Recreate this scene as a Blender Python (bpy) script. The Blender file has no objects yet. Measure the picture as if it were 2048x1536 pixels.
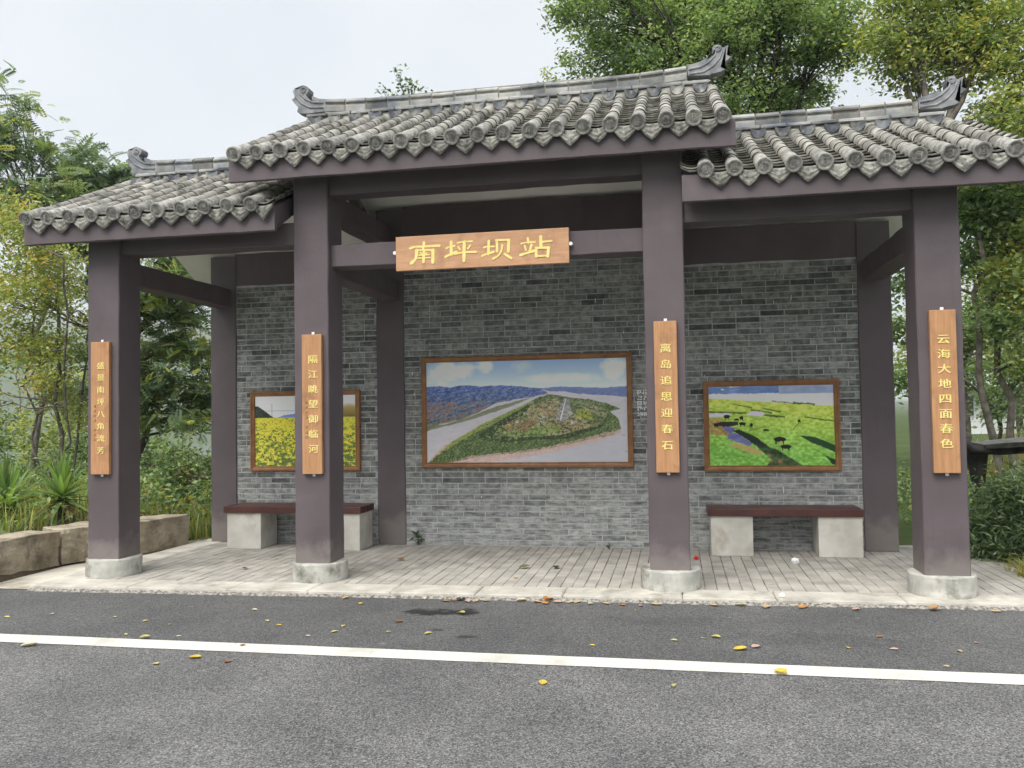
import bpy, bmesh, math, random
import numpy as np
from mathutils import Matrix, Vector, Euler

random.seed(7)
RNG = np.random.default_rng(11)
SC = bpy.context.scene
COL = SC.collection

# ------------------------------------------------------------------ camera
cam_d = bpy.data.cameras.new('camera')
cam_d.sensor_width = 36.0
cam_d.lens = 1685.16 / 2048 * 36.0
cam_d.clip_start = 0.05
cam_d.clip_end = 20000
cam = bpy.data.objects.new('camera', cam_d)
COL.objects.link(cam)
R_ = (0.98151857, 0.19074564, -0.01540777)
U_ = (0.02178269, -0.03136949, 0.99927047)
F_ = (-0.19012315, 0.98113814, 0.03494469)
cam.matrix_world = Matrix(((R_[0], U_[0], -F_[0], 0.96312),
                           (R_[1], U_[1], -F_[1], -7.0741),
                           (R_[2], U_[2], -F_[2], 1.46938), (0, 0, 0, 1)))
SC.camera = cam

# ------------------------------------------------------------------ sky, sun, exposure
SUN_EL, SUN_AZ = math.radians(55), math.radians(200)      # azimuth clockwise from +Y
world = bpy.data.worlds.new('World')
SC.world = world
world.use_nodes = True
nt = world.node_tree
nt.nodes.clear()
w_out = nt.nodes.new('ShaderNodeOutputWorld')
w_bg = nt.nodes.new('ShaderNodeBackground')
w_bg.inputs['Strength'].default_value = 0.1
w_sky = nt.nodes.new('ShaderNodeTexSky')
w_sky.sky_type = 'NISHITA'
w_sky.sun_disc = False
w_sky.sun_elevation = SUN_EL
w_sky.sun_rotation = SUN_AZ
w_sky.dust_density = 3.0
w_tc = nt.nodes.new('ShaderNodeTexCoord')
w_no = nt.nodes.new('ShaderNodeTexNoise')
w_no.inputs['Scale'].default_value = 3.0
w_no.inputs['Detail'].default_value = 3
w_rp = nt.nodes.new('ShaderNodeValToRGB')
w_rp.color_ramp.elements[0].position = 0.3
w_rp.color_ramp.elements[0].color = (3.3, 3.46, 3.68, 1)
w_rp.color_ramp.elements[1].position = 0.7
w_rp.color_ramp.elements[1].color = (4.15, 4.2, 4.28, 1)
w_mx = nt.nodes.new('ShaderNodeMixRGB')
w_mx.inputs['Fac'].default_value = 0.88
nt.links.new(w_tc.outputs['Generated'], w_no.inputs['Vector'])
nt.links.new(w_no.outputs['Fac'], w_rp.inputs['Fac'])
nt.links.new(w_sky.outputs['Color'], w_mx.inputs['Color1'])
nt.links.new(w_rp.outputs['Color'], w_mx.inputs['Color2'])
nt.links.new(w_mx.outputs['Color'], w_bg.inputs['Color'])
nt.links.new(w_bg.outputs['Background'], w_out.inputs['Surface'])

sun_d = bpy.data.lights.new('sun', 'SUN')
sun_d.energy = 2.4
sun_d.angle = math.radians(48)
sun_d.color = (1.0, 0.965, 0.91)
sun = bpy.data.objects.new('sun', sun_d)
COL.objects.link(sun)
sdir = Vector((math.sin(SUN_AZ) * math.cos(SUN_EL), math.cos(SUN_AZ) * math.cos(SUN_EL), math.sin(SUN_EL)))
sun.rotation_euler = sdir.to_track_quat('Z', 'Y').to_euler()
sun.location = (0, -10, 30)

SC.view_settings.view_transform = 'Standard'
SC.view_settings.look = 'None'
SC.view_settings.gamma = 1.0
SC.view_settings.use_curve_mapping = False
SC.view_settings.exposure = 1.25
SC.cycles.max_bounces = 5
SC.cycles.use_adaptive_sampling = True
SC.cycles.adaptive_threshold = 0.03
SC.cycles.volume_bounces = 1
SC.cycles.transparent_max_bounces = 6

# ------------------------------------------------------------------ helpers
def lin(r, g, b):
    f = lambda c: (c / 255 / 12.92) if c / 255 <= 0.04045 else ((c / 255 + 0.055) / 1.055) ** 2.4
    return (f(r), f(g), f(b))

WO = {}                                     # world origin of every root or part

def link(o, loc, parent=None):
    COL.objects.link(o)
    WO[o.name] = Vector(loc)
    if parent is not None:
        o.parent = parent
        o.location = Vector(loc) - WO[parent.name]
    else:
        o.location = loc
    return o

def tag(o, label=None, cat=None, group=None, kind=None):
    if label: o['label'] = label
    if cat: o['category'] = cat
    if group: o['group'] = group
    if kind: o['kind'] = kind
    return o

def root(name, loc, label, cat, group=None):
    o = bpy.data.objects.new(name, None)
    o.empty_display_size = 0.2
    return tag(link(o, loc), label, cat, group)

def mesh_np(name, V, F, mat=None, smooth=False, tint=None):
    """V (n,3); F list of faces or an (m,k) int array"""
    me = bpy.data.meshes.new(name)
    V = np.asarray(V, dtype=np.float32)
    if isinstance(F, np.ndarray):
        m, k = F.shape
        me.vertices.add(len(V))
        me.vertices.foreach_set('co', V.ravel())
        me.loops.add(m * k)
        me.loops.foreach_set('vertex_index', F.astype(np.int32).ravel())
        me.polygons.add(m)
        me.polygons.foreach_set('loop_start', np.arange(0, m * k, k, dtype=np.int32))
        me.polygons.foreach_set('loop_total', np.full(m, k, dtype=np.int32))
        me.update(calc_edges=True)
        me.validate()
    else:
        me.from_pydata(V.tolist(), [], [list(f) for f in F])
        me.update()
    if tint is not None:
        a = me.color_attributes.new('tint', 'FLOAT_COLOR', 'POINT')
        a.data.foreach_set('color', np.asarray(tint, dtype=np.float32).ravel())
    if smooth:
        me.polygons.foreach_set('use_smooth', np.ones(len(me.polygons), dtype=bool))
    if mat: me.materials.append(mat)
    return me

def put(name, V, F, mat, parent=None, smooth=False, tint=None, origin=None):
    """world-space verts -> object with its origin at the bottom centre"""
    V = np.asarray(V, dtype=np.float64)
    if origin is None:
        lo, hi = V.min(0), V.max(0)
        origin = ((lo[0] + hi[0]) / 2, (lo[1] + hi[1]) / 2, lo[2])
    me = mesh_np(name, V - np.array(origin), F, mat, smooth, tint)
    return link(bpy.data.objects.new(name, me), origin, parent)

def inst(name, me, loc, parent=None, rot=None, scale=None):
    o = bpy.data.objects.new(name, me)
    link(o, loc, parent)
    if rot is not None: o.rotation_euler = rot
    if scale is not None: o.scale = scale
    return o

def bm_mesh(name, bm, mat, smooth=False):
    me = bpy.data.meshes.new(name)
    bm.to_mesh(me)
    bm.free()
    if smooth:
        for p in me.polygons: p.use_smooth = True
    if mat: me.materials.append(mat)
    return me

def box_mesh(name, sx, sy, sz, mat, bev=0.0, seg=1, base=True, jit=0.0, sub=0):
    """box centred in x,y; bottom at z=0 if base"""
    bm = bmesh.new()
    bmesh.ops.create_cube(bm, size=1)
    for v in bm.verts:
        v.co = Vector((v.co.x * sx, v.co.y * sy, (v.co.z + (0.5 if base else 0)) * sz))
    if sub:
        bmesh.ops.subdivide_edges(bm, edges=bm.edges[:], cuts=sub, use_grid_fill=True)
    if bev > 0 and not sub:
        bmesh.ops.bevel(bm, geom=bm.edges[:], offset=bev, segments=seg, affect='EDGES', profile=0.6)
    if jit:
        for v in bm.verts:
            v.co += Vector((random.uniform(-jit, jit), random.uniform(-jit, jit), random.uniform(-jit, jit)))
    return bm_mesh(name, bm, mat)

def box(name, x0, x1, y0, y1, z0, z1, mat, parent=None, bev=0.004, seg=1):
    me = box_mesh(name, x1 - x0, y1 - y0, z1 - z0, mat, bev, seg)
    return inst(name, me, ((x0 + x1) / 2, (y0 + y1) / 2, z0), parent)

# ------------------------------------------------------------------ materials
def nodes(name):
    m = bpy.data.materials.new(name)
    m.use_nodes = True
    t = m.node_tree
    b = t.nodes['Principled BSDF']
    return m, t, b

def N(t, kind, **kw):
    n = t.nodes.new(kind)
    for k, v in kw.items():
        if k in n.inputs: n.inputs[k].default_value = v
        else: setattr(n, k, v)
    return n

def ramp(t, fac, stops):
    r = t.nodes.new('ShaderNodeValToRGB')
    e = r.color_ramp.elements
    while len(e) < len(stops): e.new(0.5)
    for i, (p, c) in enumerate(stops):
        e[i].position = p
        e[i].color = (*c, 1) if len(c) == 3 else c
    t.links.new(fac, r.inputs['Fac'])
    return r.outputs['Color']

def mixc(t, fac, a, b, mode='MIX'):
    m = t.nodes.new('ShaderNodeMixRGB')
    m.blend_type = mode
    for s, v in ((0, fac), (1, a), (2, b)):
        if isinstance(v, (int, float)): m.inputs[s].default_value = v
        elif isinstance(v, tuple): m.inputs[s].default_value = (*v[:3], 1)
        else: t.links.new(v, m.inputs[s])
    return m.outputs['Color']

def mth(t, op, a, b=None, clamp=False):
    m = t.nodes.new('ShaderNodeMath')
    m.operation = op
    m.use_clamp = clamp
    for s, v in ((0, a), (1, b)):
        if v is None: continue
        if isinstance(v, (int, float)): m.inputs[s].default_value = v
        else: t.links.new(v, m.inputs[s])
    return m.outputs[0]

def noise(t, pos, scale, detail=4, rough=0.55):
    n = N(t, 'ShaderNodeTexNoise', Scale=scale, Detail=detail, Roughness=rough)
    if pos is not None: t.links.new(pos, n.inputs['Vector'])
    return n.outputs['Fac']

def bump(t, b, h, strength, dist=0.01):
    n = N(t, 'ShaderNodeBump', Strength=strength, Distance=dist)
    t.links.new(h, n.inputs['Height'])
    t.links.new(n.outputs['Normal'], b.inputs['Normal'])

def rnd(t):
    """0..1, different for every object and every loose piece"""
    oi = t.nodes.new('ShaderNodeObjectInfo')
    ge = t.nodes.new('ShaderNodeNewGeometry')
    return mth(t, 'FRACT', mth(t, 'ADD', oi.outputs['Random'], ge.outputs['Random Per Island']))

def mat(name, c1, c2, scale=6, detail=3, rough=0.85, bmp=0.25, bscale=60, rand=0.0, spec=0.3, dist=0.004,
        lo=0.35, hi=0.65, grime=None, gscale=1.5, coat=0):
    m, t, b = nodes(name)
    pos = t.nodes.new('ShaderNodeNewGeometry').outputs['Position']
    col = ramp(t, noise(t, pos, scale, detail), [(lo, c1), (hi, c2)])
    if grime:
        g = ramp(t, noise(t, pos, gscale, 4, 0.65), [(0.5, (0, 0, 0)), (0.68, (1, 1, 1))])
        col = mixc(t, g, col, grime)
    if rand:
        f = mth(t, 'ADD', mth(t, 'MULTIPLY', rnd(t), 2 * rand), 1 - rand)
        cb = t.nodes.new('ShaderNodeCombineXYZ')
        for i in range(3): t.links.new(f, cb.inputs[i])
        col = mixc(t, 1.0, col, cb.outputs[0], 'MULTIPLY')
    t.links.new(col, b.inputs['Base Color'])
    b.inputs['Roughness'].default_value = rough
    b.inputs['Specular IOR Level'].default_value = spec
    if coat: b.inputs['Coat Weight'].default_value = coat
    if bmp: bump(t, b, noise(t, pos, bscale, 3, 0.6), bmp, dist)
    return m

def sc(c, k): return tuple(x * k for x in c)

PAINT = (0.108, 0.087, 0.095)
def m_paint():
    m, t, b = nodes('purple_grey_paint')
    pos = t.nodes.new('ShaderNodeNewGeometry').outputs['Position']
    col = ramp(t, noise(t, pos, 2.2, 4), [(0.33, sc(PAINT, 0.88)), (0.67, sc(PAINT, 1.12))])
    mp = N(t, 'ShaderNodeMapping'); mp.inputs['Scale'].default_value = (16, 16, 1.1)
    t.links.new(pos, mp.inputs['Vector'])
    strk = ramp(t, noise(t, mp.outputs['Vector'], 1.6, 4, 0.6), [(0.56, (0, 0, 0)), (0.78, (0.35, 0.35, 0.35))])
    col = mixc(t, strk, col, sc(PAINT, 0.66))                       # rain streaks
    chip = ramp(t, noise(t, pos, 26, 3, 0.6), [(0.765, (0, 0, 0)), (0.785, (0.6, 0.6, 0.6))])
    col = mixc(t, chip, col, (0.30, 0.28, 0.27))                    # small chips
    sp = t.nodes.new('ShaderNodeSeparateXYZ'); t.links.new(pos, sp.inputs[0])
    h = mth(t, 'ADD', sp.outputs['Z'], mth(t, 'MULTIPLY', noise(t, pos, 6, 4, 0.6), -0.45))
    dust = ramp(t, h, [(0.0, (0.38, 0.38, 0.38)), (0.16, (0, 0, 0))])
    col = mixc(t, dust, col, (0.30, 0.275, 0.24))                   # splashed dust at the foot
    t.links.new(col, b.inputs['Base Color'])
    b.inputs['Roughness'].default_value = 0.6
    b.inputs['Specular IOR Level'].default_value = 0.35
    bump(t, b, noise(t, pos, 14, 3, 0.6), 0.16, 0.012)
    return m
M_paint = m_paint()
M_plaster = mat('pale_plaster', (0.78, 0.77, 0.73), (0.86, 0.85, 0.81), scale=3, rough=0.9, bmp=0.2, bscale=30)
M_concrete = mat('base_concrete', (0.36, 0.36, 0.33), (0.54, 0.53, 0.48), scale=7, rough=0.9, bmp=0.35, bscale=70, grime=(0.16, 0.16, 0.13), gscale=5)
M_tile = mat('grey_roof_tile', (0.18, 0.175, 0.158), (0.385, 0.37, 0.33), scale=7, rough=0.92, bmp=0.6, bscale=90, rand=0.20, grime=(0.085, 0.085, 0.07), gscale=5)
M_tile_dk = mat('grey_pan_tile', (0.20, 0.195, 0.175), (0.42, 0.405, 0.36), scale=10, rough=0.92, bmp=0.5, bscale=90, rand=0.25, grime=(0.08, 0.08, 0.07), gscale=8)
M_joint = mat('dark_tile_joint', (0.02, 0.02, 0.018), (0.05, 0.05, 0.045), rough=1, bmp=0)
M_drip = mat('drip_tile', (0.14, 0.138, 0.125), (0.33, 0.32, 0.285), scale=28, rough=0.92, bmp=0.7, bscale=110, rand=0.25, grime=(0.07, 0.068, 0.06), gscale=16)
M_disc = mat('eave_tile_end', (0.22, 0.215, 0.20), (0.40, 0.39, 0.36), scale=25, rough=0.9, bmp=0.5, bscale=120, rand=0.25, grime=(0.12, 0.12, 0.11), gscale=20)
M_ridge = mat('ridge_tile', (0.13, 0.145, 0.17), (0.38, 0.375, 0.355), scale=3.5, rough=0.88, bmp=0.6, bscale=50, rand=0.42, grime=(0.24, 0.235, 0.215), gscale=5)
M_filler = mat('filler_tile', (0.085, 0.095, 0.115), (0.22, 0.23, 0.245), scale=9, rough=0.9, bmp=0.4, bscale=60, rand=0.3, grime=(0.36, 0.35, 0.31), gscale=8)
M_finial = mat('finial_clay', (0.13, 0.14, 0.155), (0.29, 0.295, 0.305), scale=7, rough=0.8, bmp=0.4, bscale=60)
M_mortar_r = mat('ridge_mortar', (0.20, 0.195, 0.175), (0.34, 0.33, 0.29), scale=14, rough=0.95, bmp=0.7, bscale=45, dist=0.01)
M_plank = mat('red_brown_bench_paint', (0.055, 0.018, 0.015), (0.10, 0.032, 0.026), scale=5, rough=0.42, bmp=0.15, bscale=30, spec=0.5)
M_block = mat('bench_block', (0.46, 0.445, 0.40), (0.62, 0.60, 0.545), scale=4, rough=0.9, bmp=0.3, bscale=80, grime=(0.42, 0.385, 0.32), gscale=3)
M_frame = mat('picture_frame_wood', (0.22, 0.095, 0.032), (0.33, 0.155, 0.055), scale=8, rough=0.42, bmp=0.15, bscale=40, spec=0.5)
M_white = mat('white_plastic', (0.75, 0.75, 0.75), (0.82, 0.82, 0.82), rough=0.6, bmp=0)
M_gold = mat('gold_lettering', (0.76, 0.63, 0.20), (0.84, 0.72, 0.28), scale=30, rough=0.5, bmp=0.1)
M_gold_dim = mat('worn_small_lettering', (0.55, 0.34, 0.12), (0.62, 0.42, 0.16), scale=30, rough=0.6, bmp=0.1)
M_stone = mat('tan_sandstone', (0.28, 0.24, 0.175), (0.46, 0.40, 0.305), scale=5, rough=0.95, bmp=1.0, bscale=34, dist=0.02, grime=(0.14, 0.12, 0.085), gscale=3.5)
M_kerb = mat('kerb_concrete', (0.42, 0.40, 0.355), (0.57, 0.545, 0.485), scale=4, rough=0.95, bmp=0.8, bscale=45, dist=.008, grime=(0.33, 0.31, 0.265), gscale=3.5)
M_apron = mat('apron_concrete', (0.46, 0.435, 0.375), (0.62, 0.585, 0.51), scale=3, rough=0.95, bmp=0.4, bscale=50, grime=(0.30, 0.27, 0.21), gscale=2.2)
M_paver = mat('grey_paver', (0.31, 0.293, 0.265), (0.42, 0.398, 0.36), scale=5, rough=0.95, bmp=0.4, bscale=80, rand=0.12, grime=(0.40, 0.38, 0.34), gscale=1.2)
M_sand = mat('joint_sand', (0.17, 0.16, 0.14), (0.34, 0.32, 0.285), scale=4, rough=1, bmp=0.3)
M_line = mat('white_road_paint', (0.36, 0.36, 0.335), (0.64, 0.63, 0.575), scale=55, rough=0.8, bmp=0.5, bscale=160, lo=0.28, hi=0.42, grime=(0.50, 0.49, 0.44), gscale=3)
M_soil = mat('soil', (0.045, 0.035, 0.022), (0.10, 0.08, 0.05), scale=6, rough=1, bmp=0.8, bscale=20, dist=0.03)
M_bark = mat('grey_bark', (0.07, 0.062, 0.05), (0.17, 0.15, 0.125), scale=9, rough=0.95, bmp=0.8, bscale=30, dist=0.01)
M_bark_d = mat('dark_bark', (0.03, 0.027, 0.022), (0.085, 0.075, 0.06), scale=9, rough=0.95, bmp=0.8, bscale=30, dist=0.01)
M_black = mat('black_weathered_wood', (0.012, 0.012, 0.012), (0.035, 0.033, 0.03), scale=7, rough=0.85, bmp=0.6, bscale=25)
M_slab = mat('grey_weathered_slab', (0.06, 0.06, 0.06), (0.14, 0.14, 0.13), scale=7, rough=0.85, bmp=0.6, bscale=25)
M_red = mat('red_wrapper', (0.5, 0.02, 0.02), (0.6, 0.04, 0.03), rough=0.4, bmp=0)
M_house = mat('white_house_wall', (0.62, 0.63, 0.63), (0.72, 0.72, 0.71), scale=0.7, rough=0.9, bmp=0.1)
M_roof = mat('dark_house_roof', (0.12, 0.12, 0.13), (0.2, 0.2, 0.2), scale=2, rough=0.9, bmp=0.2)
M_teal = mat('teal_awning', (0.10, 0.28, 0.26), (0.14, 0.34, 0.31), rough=0.7, bmp=0)
M_glass = mat('dark_window', (0.03, 0.035, 0.04), (0.06, 0.065, 0.07), rough=0.1, bmp=0, spec=0.6)

def m_wood(name, axis, c1, c2, rough=0.5):
    m, t, b = nodes(name)
    pos = t.nodes.new('ShaderNodeNewGeometry').outputs['Position']
    mp = N(t, 'ShaderNodeMapping')
    mp.inputs['Scale'].default_value = (2.0, 8, 22) if axis == 'x' else (26, 8, 1.6)
    t.links.new(pos, mp.inputs['Vector'])
    g = noise(t, mp.outputs['Vector'], 2.2, 6, 0.6)
    col = ramp(t, g, [(0.3, c1), (0.7, c2)])
    gr = ramp(t, noise(t, pos, 4.5, 6, 0.65), [(0.52, (0, 0, 0)), (0.75, (0.75, 0.75, 0.75))])
    col = mixc(t, gr, col, sc(c1, 0.5))
    t.links.new(col, b.inputs['Base Color'])
    b.inputs['Roughness'].default_value = rough
    b.inputs['Specular IOR Level'].default_value = 0.4
    bump(t, b, g, 0.15, 0.004)
    return m
M_sign = m_wood('sign_board_wood', 'x', (0.46, 0.245, 0.13), (0.57, 0.325, 0.185))
M_board = m_wood('hanging_board_wood', 'z', (0.36, 0.18, 0.08), (0.50, 0.27, 0.135))

def m_brick():
    m, t, b = nodes('grey_brick')
    pos = t.nodes.new('ShaderNodeNewGeometry').outputs['Position']
    mp = N(t, 'ShaderNodeMapping')
    mp.inputs['Scale'].default_value = (5, 5, 26)
    t.links.new(pos, mp.inputs['Vector'])
    n1 = noise(t, mp.outputs['Vector'], 2.0, 6, 0.6)
    col = ramp(t, n1, [(0.3, (0.20, 0.21, 0.205)), (0.7, (0.37, 0.38, 0.355))])
    r = rnd(t)
    col = mixc(t, ramp(t, r, [(0.0, (0.75, 0.75, 0.75)), (0.10, (0.42, 0.42, 0.42)), (0.32, (0, 0, 0))]), col, (0.085, 0.095, 0.10))
    col = mixc(t, ramp(t, r, [(0.8, (0, 0, 0)), (1.0, (0.4, 0.4, 0.4))]), col, (0.36, 0.36, 0.335))
    # every brick fired a little differently, with clouded faces
    f = mth(t, 'ADD', mth(t, 'MULTIPLY', mth(t, 'FRACT', mth(t, 'MULTIPLY', r, 7.31)), 0.50), 0.66)
    cb = t.nodes.new('ShaderNodeCombineXYZ')
    for i in range(3): t.links.new(f, cb.inputs[i])
    col = mixc(t, 1.0, col, cb.outputs[0], 'MULTIPLY')
    cl = ramp(t, noise(t, pos, 16, 4, 0.6), [(0.42, (0.6, 0.6, 0.62)), (0.6, (1.12, 1.12, 1.1))])
    col = mixc(t, 1.0, col, cl, 'MULTIPLY')
    # lime bloom that has crept up from the paving, ragged upper edge
    sp = t.nodes.new('ShaderNodeSeparateXYZ'); t.links.new(pos, sp.inputs[0])
    h = mth(t, 'ADD', sp.outputs['Z'], mth(t, 'MULTIPLY', mth(t, 'SUBTRACT', noise(t, pos, 1.6, 5), 0.5), -1.6))
    k = ramp(t, h, [(0.35, (1, 1, 1)), (1.0, (0, 0, 0))])
    mp2 = N(t, 'ShaderNodeMapping'); mp2.inputs['Scale'].default_value = (3, 3, 14)
    t.links.new(pos, mp2.inputs['Vector'])
    k2 = ramp(t, noise(t, mp2.outputs['Vector'], 2.5, 7, 0.7), [(0.42, (0.05, 0.05, 0.05)), (0.66, (0.62, 0.62, 0.62))])
    col = mixc(t, mixc(t, 1.0, k, k2, 'MULTIPLY'), col, (0.62, 0.63, 0.63))
    t.links.new(col, b.inputs['Base Color'])
    b.inputs['Roughness'].default_value = 0.92
    b.inputs['Specular IOR Level'].default_value = 0.25
    bump(t, b, noise(t, mp.outputs['Vector'], 9, 6, 0.6), 0.5, 0.006)
    return m
M_brick = m_brick()
M_mortar = mat('grey_mortar', (0.34, 0.345, 0.34), (0.50, 0.505, 0.495), scale=12, rough=0.95, bmp=0.5, bscale=80)

def m_asphalt():
    m, t, b = nodes('asphalt')
    pos = t.nodes.new('ShaderNodeNewGeometry').outputs['Position']
    v = N(t, 'ShaderNodeTexVoronoi', Scale=135.0); t.links.new(pos, v.inputs['Vector'])
    spk = ramp(t, v.outputs['Color'], [(0.10, (0.045, 0.045, 0.047)), (0.65, (0.175, 0.176, 0.175)), (1.0, (0.33, 0.33, 0.325))])
    big = ramp(t, noise(t, pos, 0.9, 5, 0.6), [(0.35, (0.72, 0.72, 0.73)), (0.65, (1.08, 1.08, 1.06))])
    col = mixc(t, 1.0, spk, big, 'MULTIPLY')
    sp = t.nodes.new('ShaderNodeSeparateXYZ'); t.links.new(pos, sp.inputs[0])
    wob = noise(t, pos, 7, 5, 0.65)
    # newer, darker strip of asphalt between the edge line and the kerb
    strip = ramp(t, mth(t, 'ADD', sp.outputs['Y'], mth(t, 'MULTIPLY', wob, 0.12)), [(0.0, (0, 0, 0)), (0.03, (1, 1, 1))])
    st = mth(t, 'GREATER_THAN', mth(t, 'ADD', sp.outputs['Y'], mth(t, 'MULTIPLY', wob, 0.25)), -1.75)
    col = mixc(t, mth(t, 'MULTIPLY', st, 0.36), col, (0.045, 0.046, 0.05))
    for (sx, sy, rx, ry, amt) in ((-0.85, -0.77, 0.33, 0.16, 0.9), (-0.45, -1.45, 0.10, 0.06, 0.7), (-0.72, -1.30, 0.05, 0.04, 0.7), (1.9, -1.2, 0.6, 0.25, 0.2), (0.9, -0.85, 0.5, 0.18, 0.15)):
        dx = mth(t, 'DIVIDE', mth(t, 'SUBTRACT', sp.outputs['X'], sx), rx)
        dy = mth(t, 'DIVIDE', mth(t, 'SUBTRACT', sp.outputs['Y'], sy), ry)
        d = mth(t, 'SQRT', mth(t, 'ADD', mth(t, 'MULTIPLY', dx, dx), mth(t, 'MULTIPLY', dy, dy)))
        d = mth(t, 'ADD', d, mth(t, 'MULTIPLY', mth(t, 'SUBTRACT', wob, 0.5), 3.0))
        k = ramp(t, d, [(0.55, (amt, amt, amt)), (0.95, (0, 0, 0))])
        col = mixc(t, k, col, (0.012, 0.012, 0.014))
    # pale rubbed spots
    ps = ramp(t, noise(t, pos, 3.3, 3, 0.5), [(0.71, (0, 0, 0)), (0.78, (0.45, 0.45, 0.45))])
    col = mixc(t, ps, col, (0.36, 0.33, 0.29))
    t.links.new(col, b.inputs['Base Color'])
    b.inputs['Roughness'].default_value = 0.85
    b.inputs['Specular IOR Level'].default_value = 0.35
    hgt = mth(t, 'ADD', v.outputs['Distance'], noise(t, pos, 60, 4))
    bump(t, b, hgt, 0.55, 0.006)
    return m
M_asphalt = m_asphalt()

def m_ground():
    m, t, b = nodes('meadow_and_woods')
    pos = t.nodes.new('ShaderNodeNewGeometry').outputs['Position']
    c = ramp(t, noise(t, pos, 0.02, 8, 0.65), [(0.35, (0.030, 0.055, 0.020)), (0.55, (0.06, 0.10, 0.03)), (0.7, (0.13, 0.16, 0.06))])
    c = mixc(t, 0.5, c, ramp(t, noise(t, pos, 0.5, 6, 0.7), [(0.35, (0.035, 0.055, 0.02)), (0.65, (0.12, 0.14, 0.05))]))
    t.links.new(c, b.inputs['Base Color'])
    b.inputs['Roughness'].default_value = 1.0
    b.inputs['Specular IOR Level'].default_value = 0.1
    bump(t, b, noise(t, pos, 1.5, 8, 0.7), 0.6, 0.3)
    return m
M_ground = m_ground()

def m_river():
    m, t, b = nodes('river_water')
    pos = t.nodes.new('ShaderNodeNewGeometry').outputs['Position']
    b.inputs['Base Color'].default_value = (0.11, 0.14, 0.12, 1)
    b.inputs['Roughness'].default_value = 0.12
    bump(t, b, noise(t, pos, 0.7, 4), 0.15, 0.2)
    return m

def m_leaf(name, gloss=0.35, trans=0.42):
    m, t, b = nodes(name)
    a = t.nodes.new('ShaderNodeAttribute'); a.attribute_name = 'tint'
    t.links.new(a.outputs['Color'], b.inputs['Base Color'])
    b.inputs['Roughness'].default_value = 0.45
    b.inputs['Specular IOR Level'].default_value = gloss
    tr = t.nodes.new('ShaderNodeBsdfTranslucent')
    br = mixc(t, 1.0, a.outputs['Color'], (1.5, 1.5, 0.7), 'MULTIPLY')
    t.links.new(br, tr.inputs['Color'])
    mx = t.nodes.new('ShaderNodeMixShader')
    mx.inputs[0].default_value = trans
    out = t.nodes['Material Output']
    t.links.new(b.outputs[0], mx.inputs[1]); t.links.new(tr.outputs[0], mx.inputs[2])
    t.links.new(mx.outputs[0], out.inputs['Surface'])
    return m
M_leaf = m_leaf('foliage')
M_dry = m_leaf('dry_leaf', 0.2, 0.15)

def m_print(name):
    m, t, b = nodes(name)
    a = t.nodes.new('ShaderNodeAttribute'); a.attribute_name = 'tint'
    t.links.new(a.outputs['Color'], b.inputs['Base Color'])
    b.inputs['Roughness'].default_value = 0.35
    b.inputs['Specular IOR Level'].default_value = 0.3
    b.inputs['Coat Weight'].default_value = 0.2
    b.inputs['Coat Roughness'].default_value = 0.03
    return m
M_print = m_print('photo_print')

# ------------------------------------------------------------------ terrain, road, platform
def smooth(a, b, x):
    t = np.clip((x - a) / (b - a), 0, 1)
    return t * t * (3 - 2 * t)

def vnoise(x, y, seed=0):
    xi = np.floor(x).astype(np.int64); yi = np.floor(y).astype(np.int64)
    fx = x - xi; fy = y - yi
    def h(a, b):
        n = (a * 374761393 + b * 668265263 + seed * 982451653) & 0x7fffffff
        n = ((n ^ (n >> 13)) * 1274126177) & 0x7fffffff
        return ((n ^ (n >> 16)) & 0xffff) / 65535.0
    sx = fx * fx * (3 - 2 * fx); sy = fy * fy * (3 - 2 * fy)
    return (h(xi, yi) * (1 - sx) + h(xi + 1, yi) * sx) * (1 - sy) + (h(xi, yi + 1) * (1 - sx) + h(xi + 1, yi + 1) * sx) * sy

def fbm(x, y, o=5, seed=0):
    s = 0; a = 0.5; tot = 0
    for i in range(o):
        s = s + a * vnoise(x * 2 ** i + 17.3 * i, y * 2 ** i - 9.1 * i, seed + i); tot += a; a *= 0.5
    return s / tot

def terrain():
    na, rad = 180, np.concatenate([[0.0], np.geomspace(4, 3000, 84)])
    az = np.linspace(0, 2 * np.pi, na, endpoint=False)
    A, Rr = np.meshgrid(az, rad[1:])
    X = np.sin(A) * Rr; Y = np.cos(A) * Rr
    azd = (np.degrees(A) + 180) % 360 - 180
    left = 1 - smooth(-14, 6, azd)
    left = np.where(azd < -110, 1 - smooth(110, 150, -azd), left)
    drop = smooth(16, 60, Rr) * left
    Z = -0.07 - 15 * drop
    hill = smooth(360, 900, Rr) * left
    Z = Z + hill * (34 + 230 * fbm(X / 700, Y / 700, 6, 3) * smooth(450, 1600, Rr) + 26 * fbm(X / 120, Y / 120, 5, 8))
    Z = Z + (1 - left) * smooth(200, 2500, Rr) * 60 * fbm(X / 600, Y / 600, 5, 5)
    V = [(0, 0, -0.07)] + list(zip(X.ravel(), Y.ravel(), Z.ravel()))
    F = []
    for j in range(na): F.append((0, 1 + (j + 1) % na, 1 + j))
    for i in range(len(rad) - 2):
        for j in range(na):
            a = 1 + i * na + j; b = 1 + i * na + (j + 1) % na
            F.append((a, b, b + na, a + na))
    o = put('ground', V, F, M_ground, smooth=True, origin=(0, 0, 0))
    return tag(o, kind='structure')
terrain()
o = put('river', [(-1500, -300, -11.5), (300, -300, -11.5), (300, 1500, -11.5), (-1500, 1500, -11.5)], [(0, 1, 2, 3)], m_river(), origin=(0, 0, -11.5))
tag(o, kind='structure')

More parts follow.
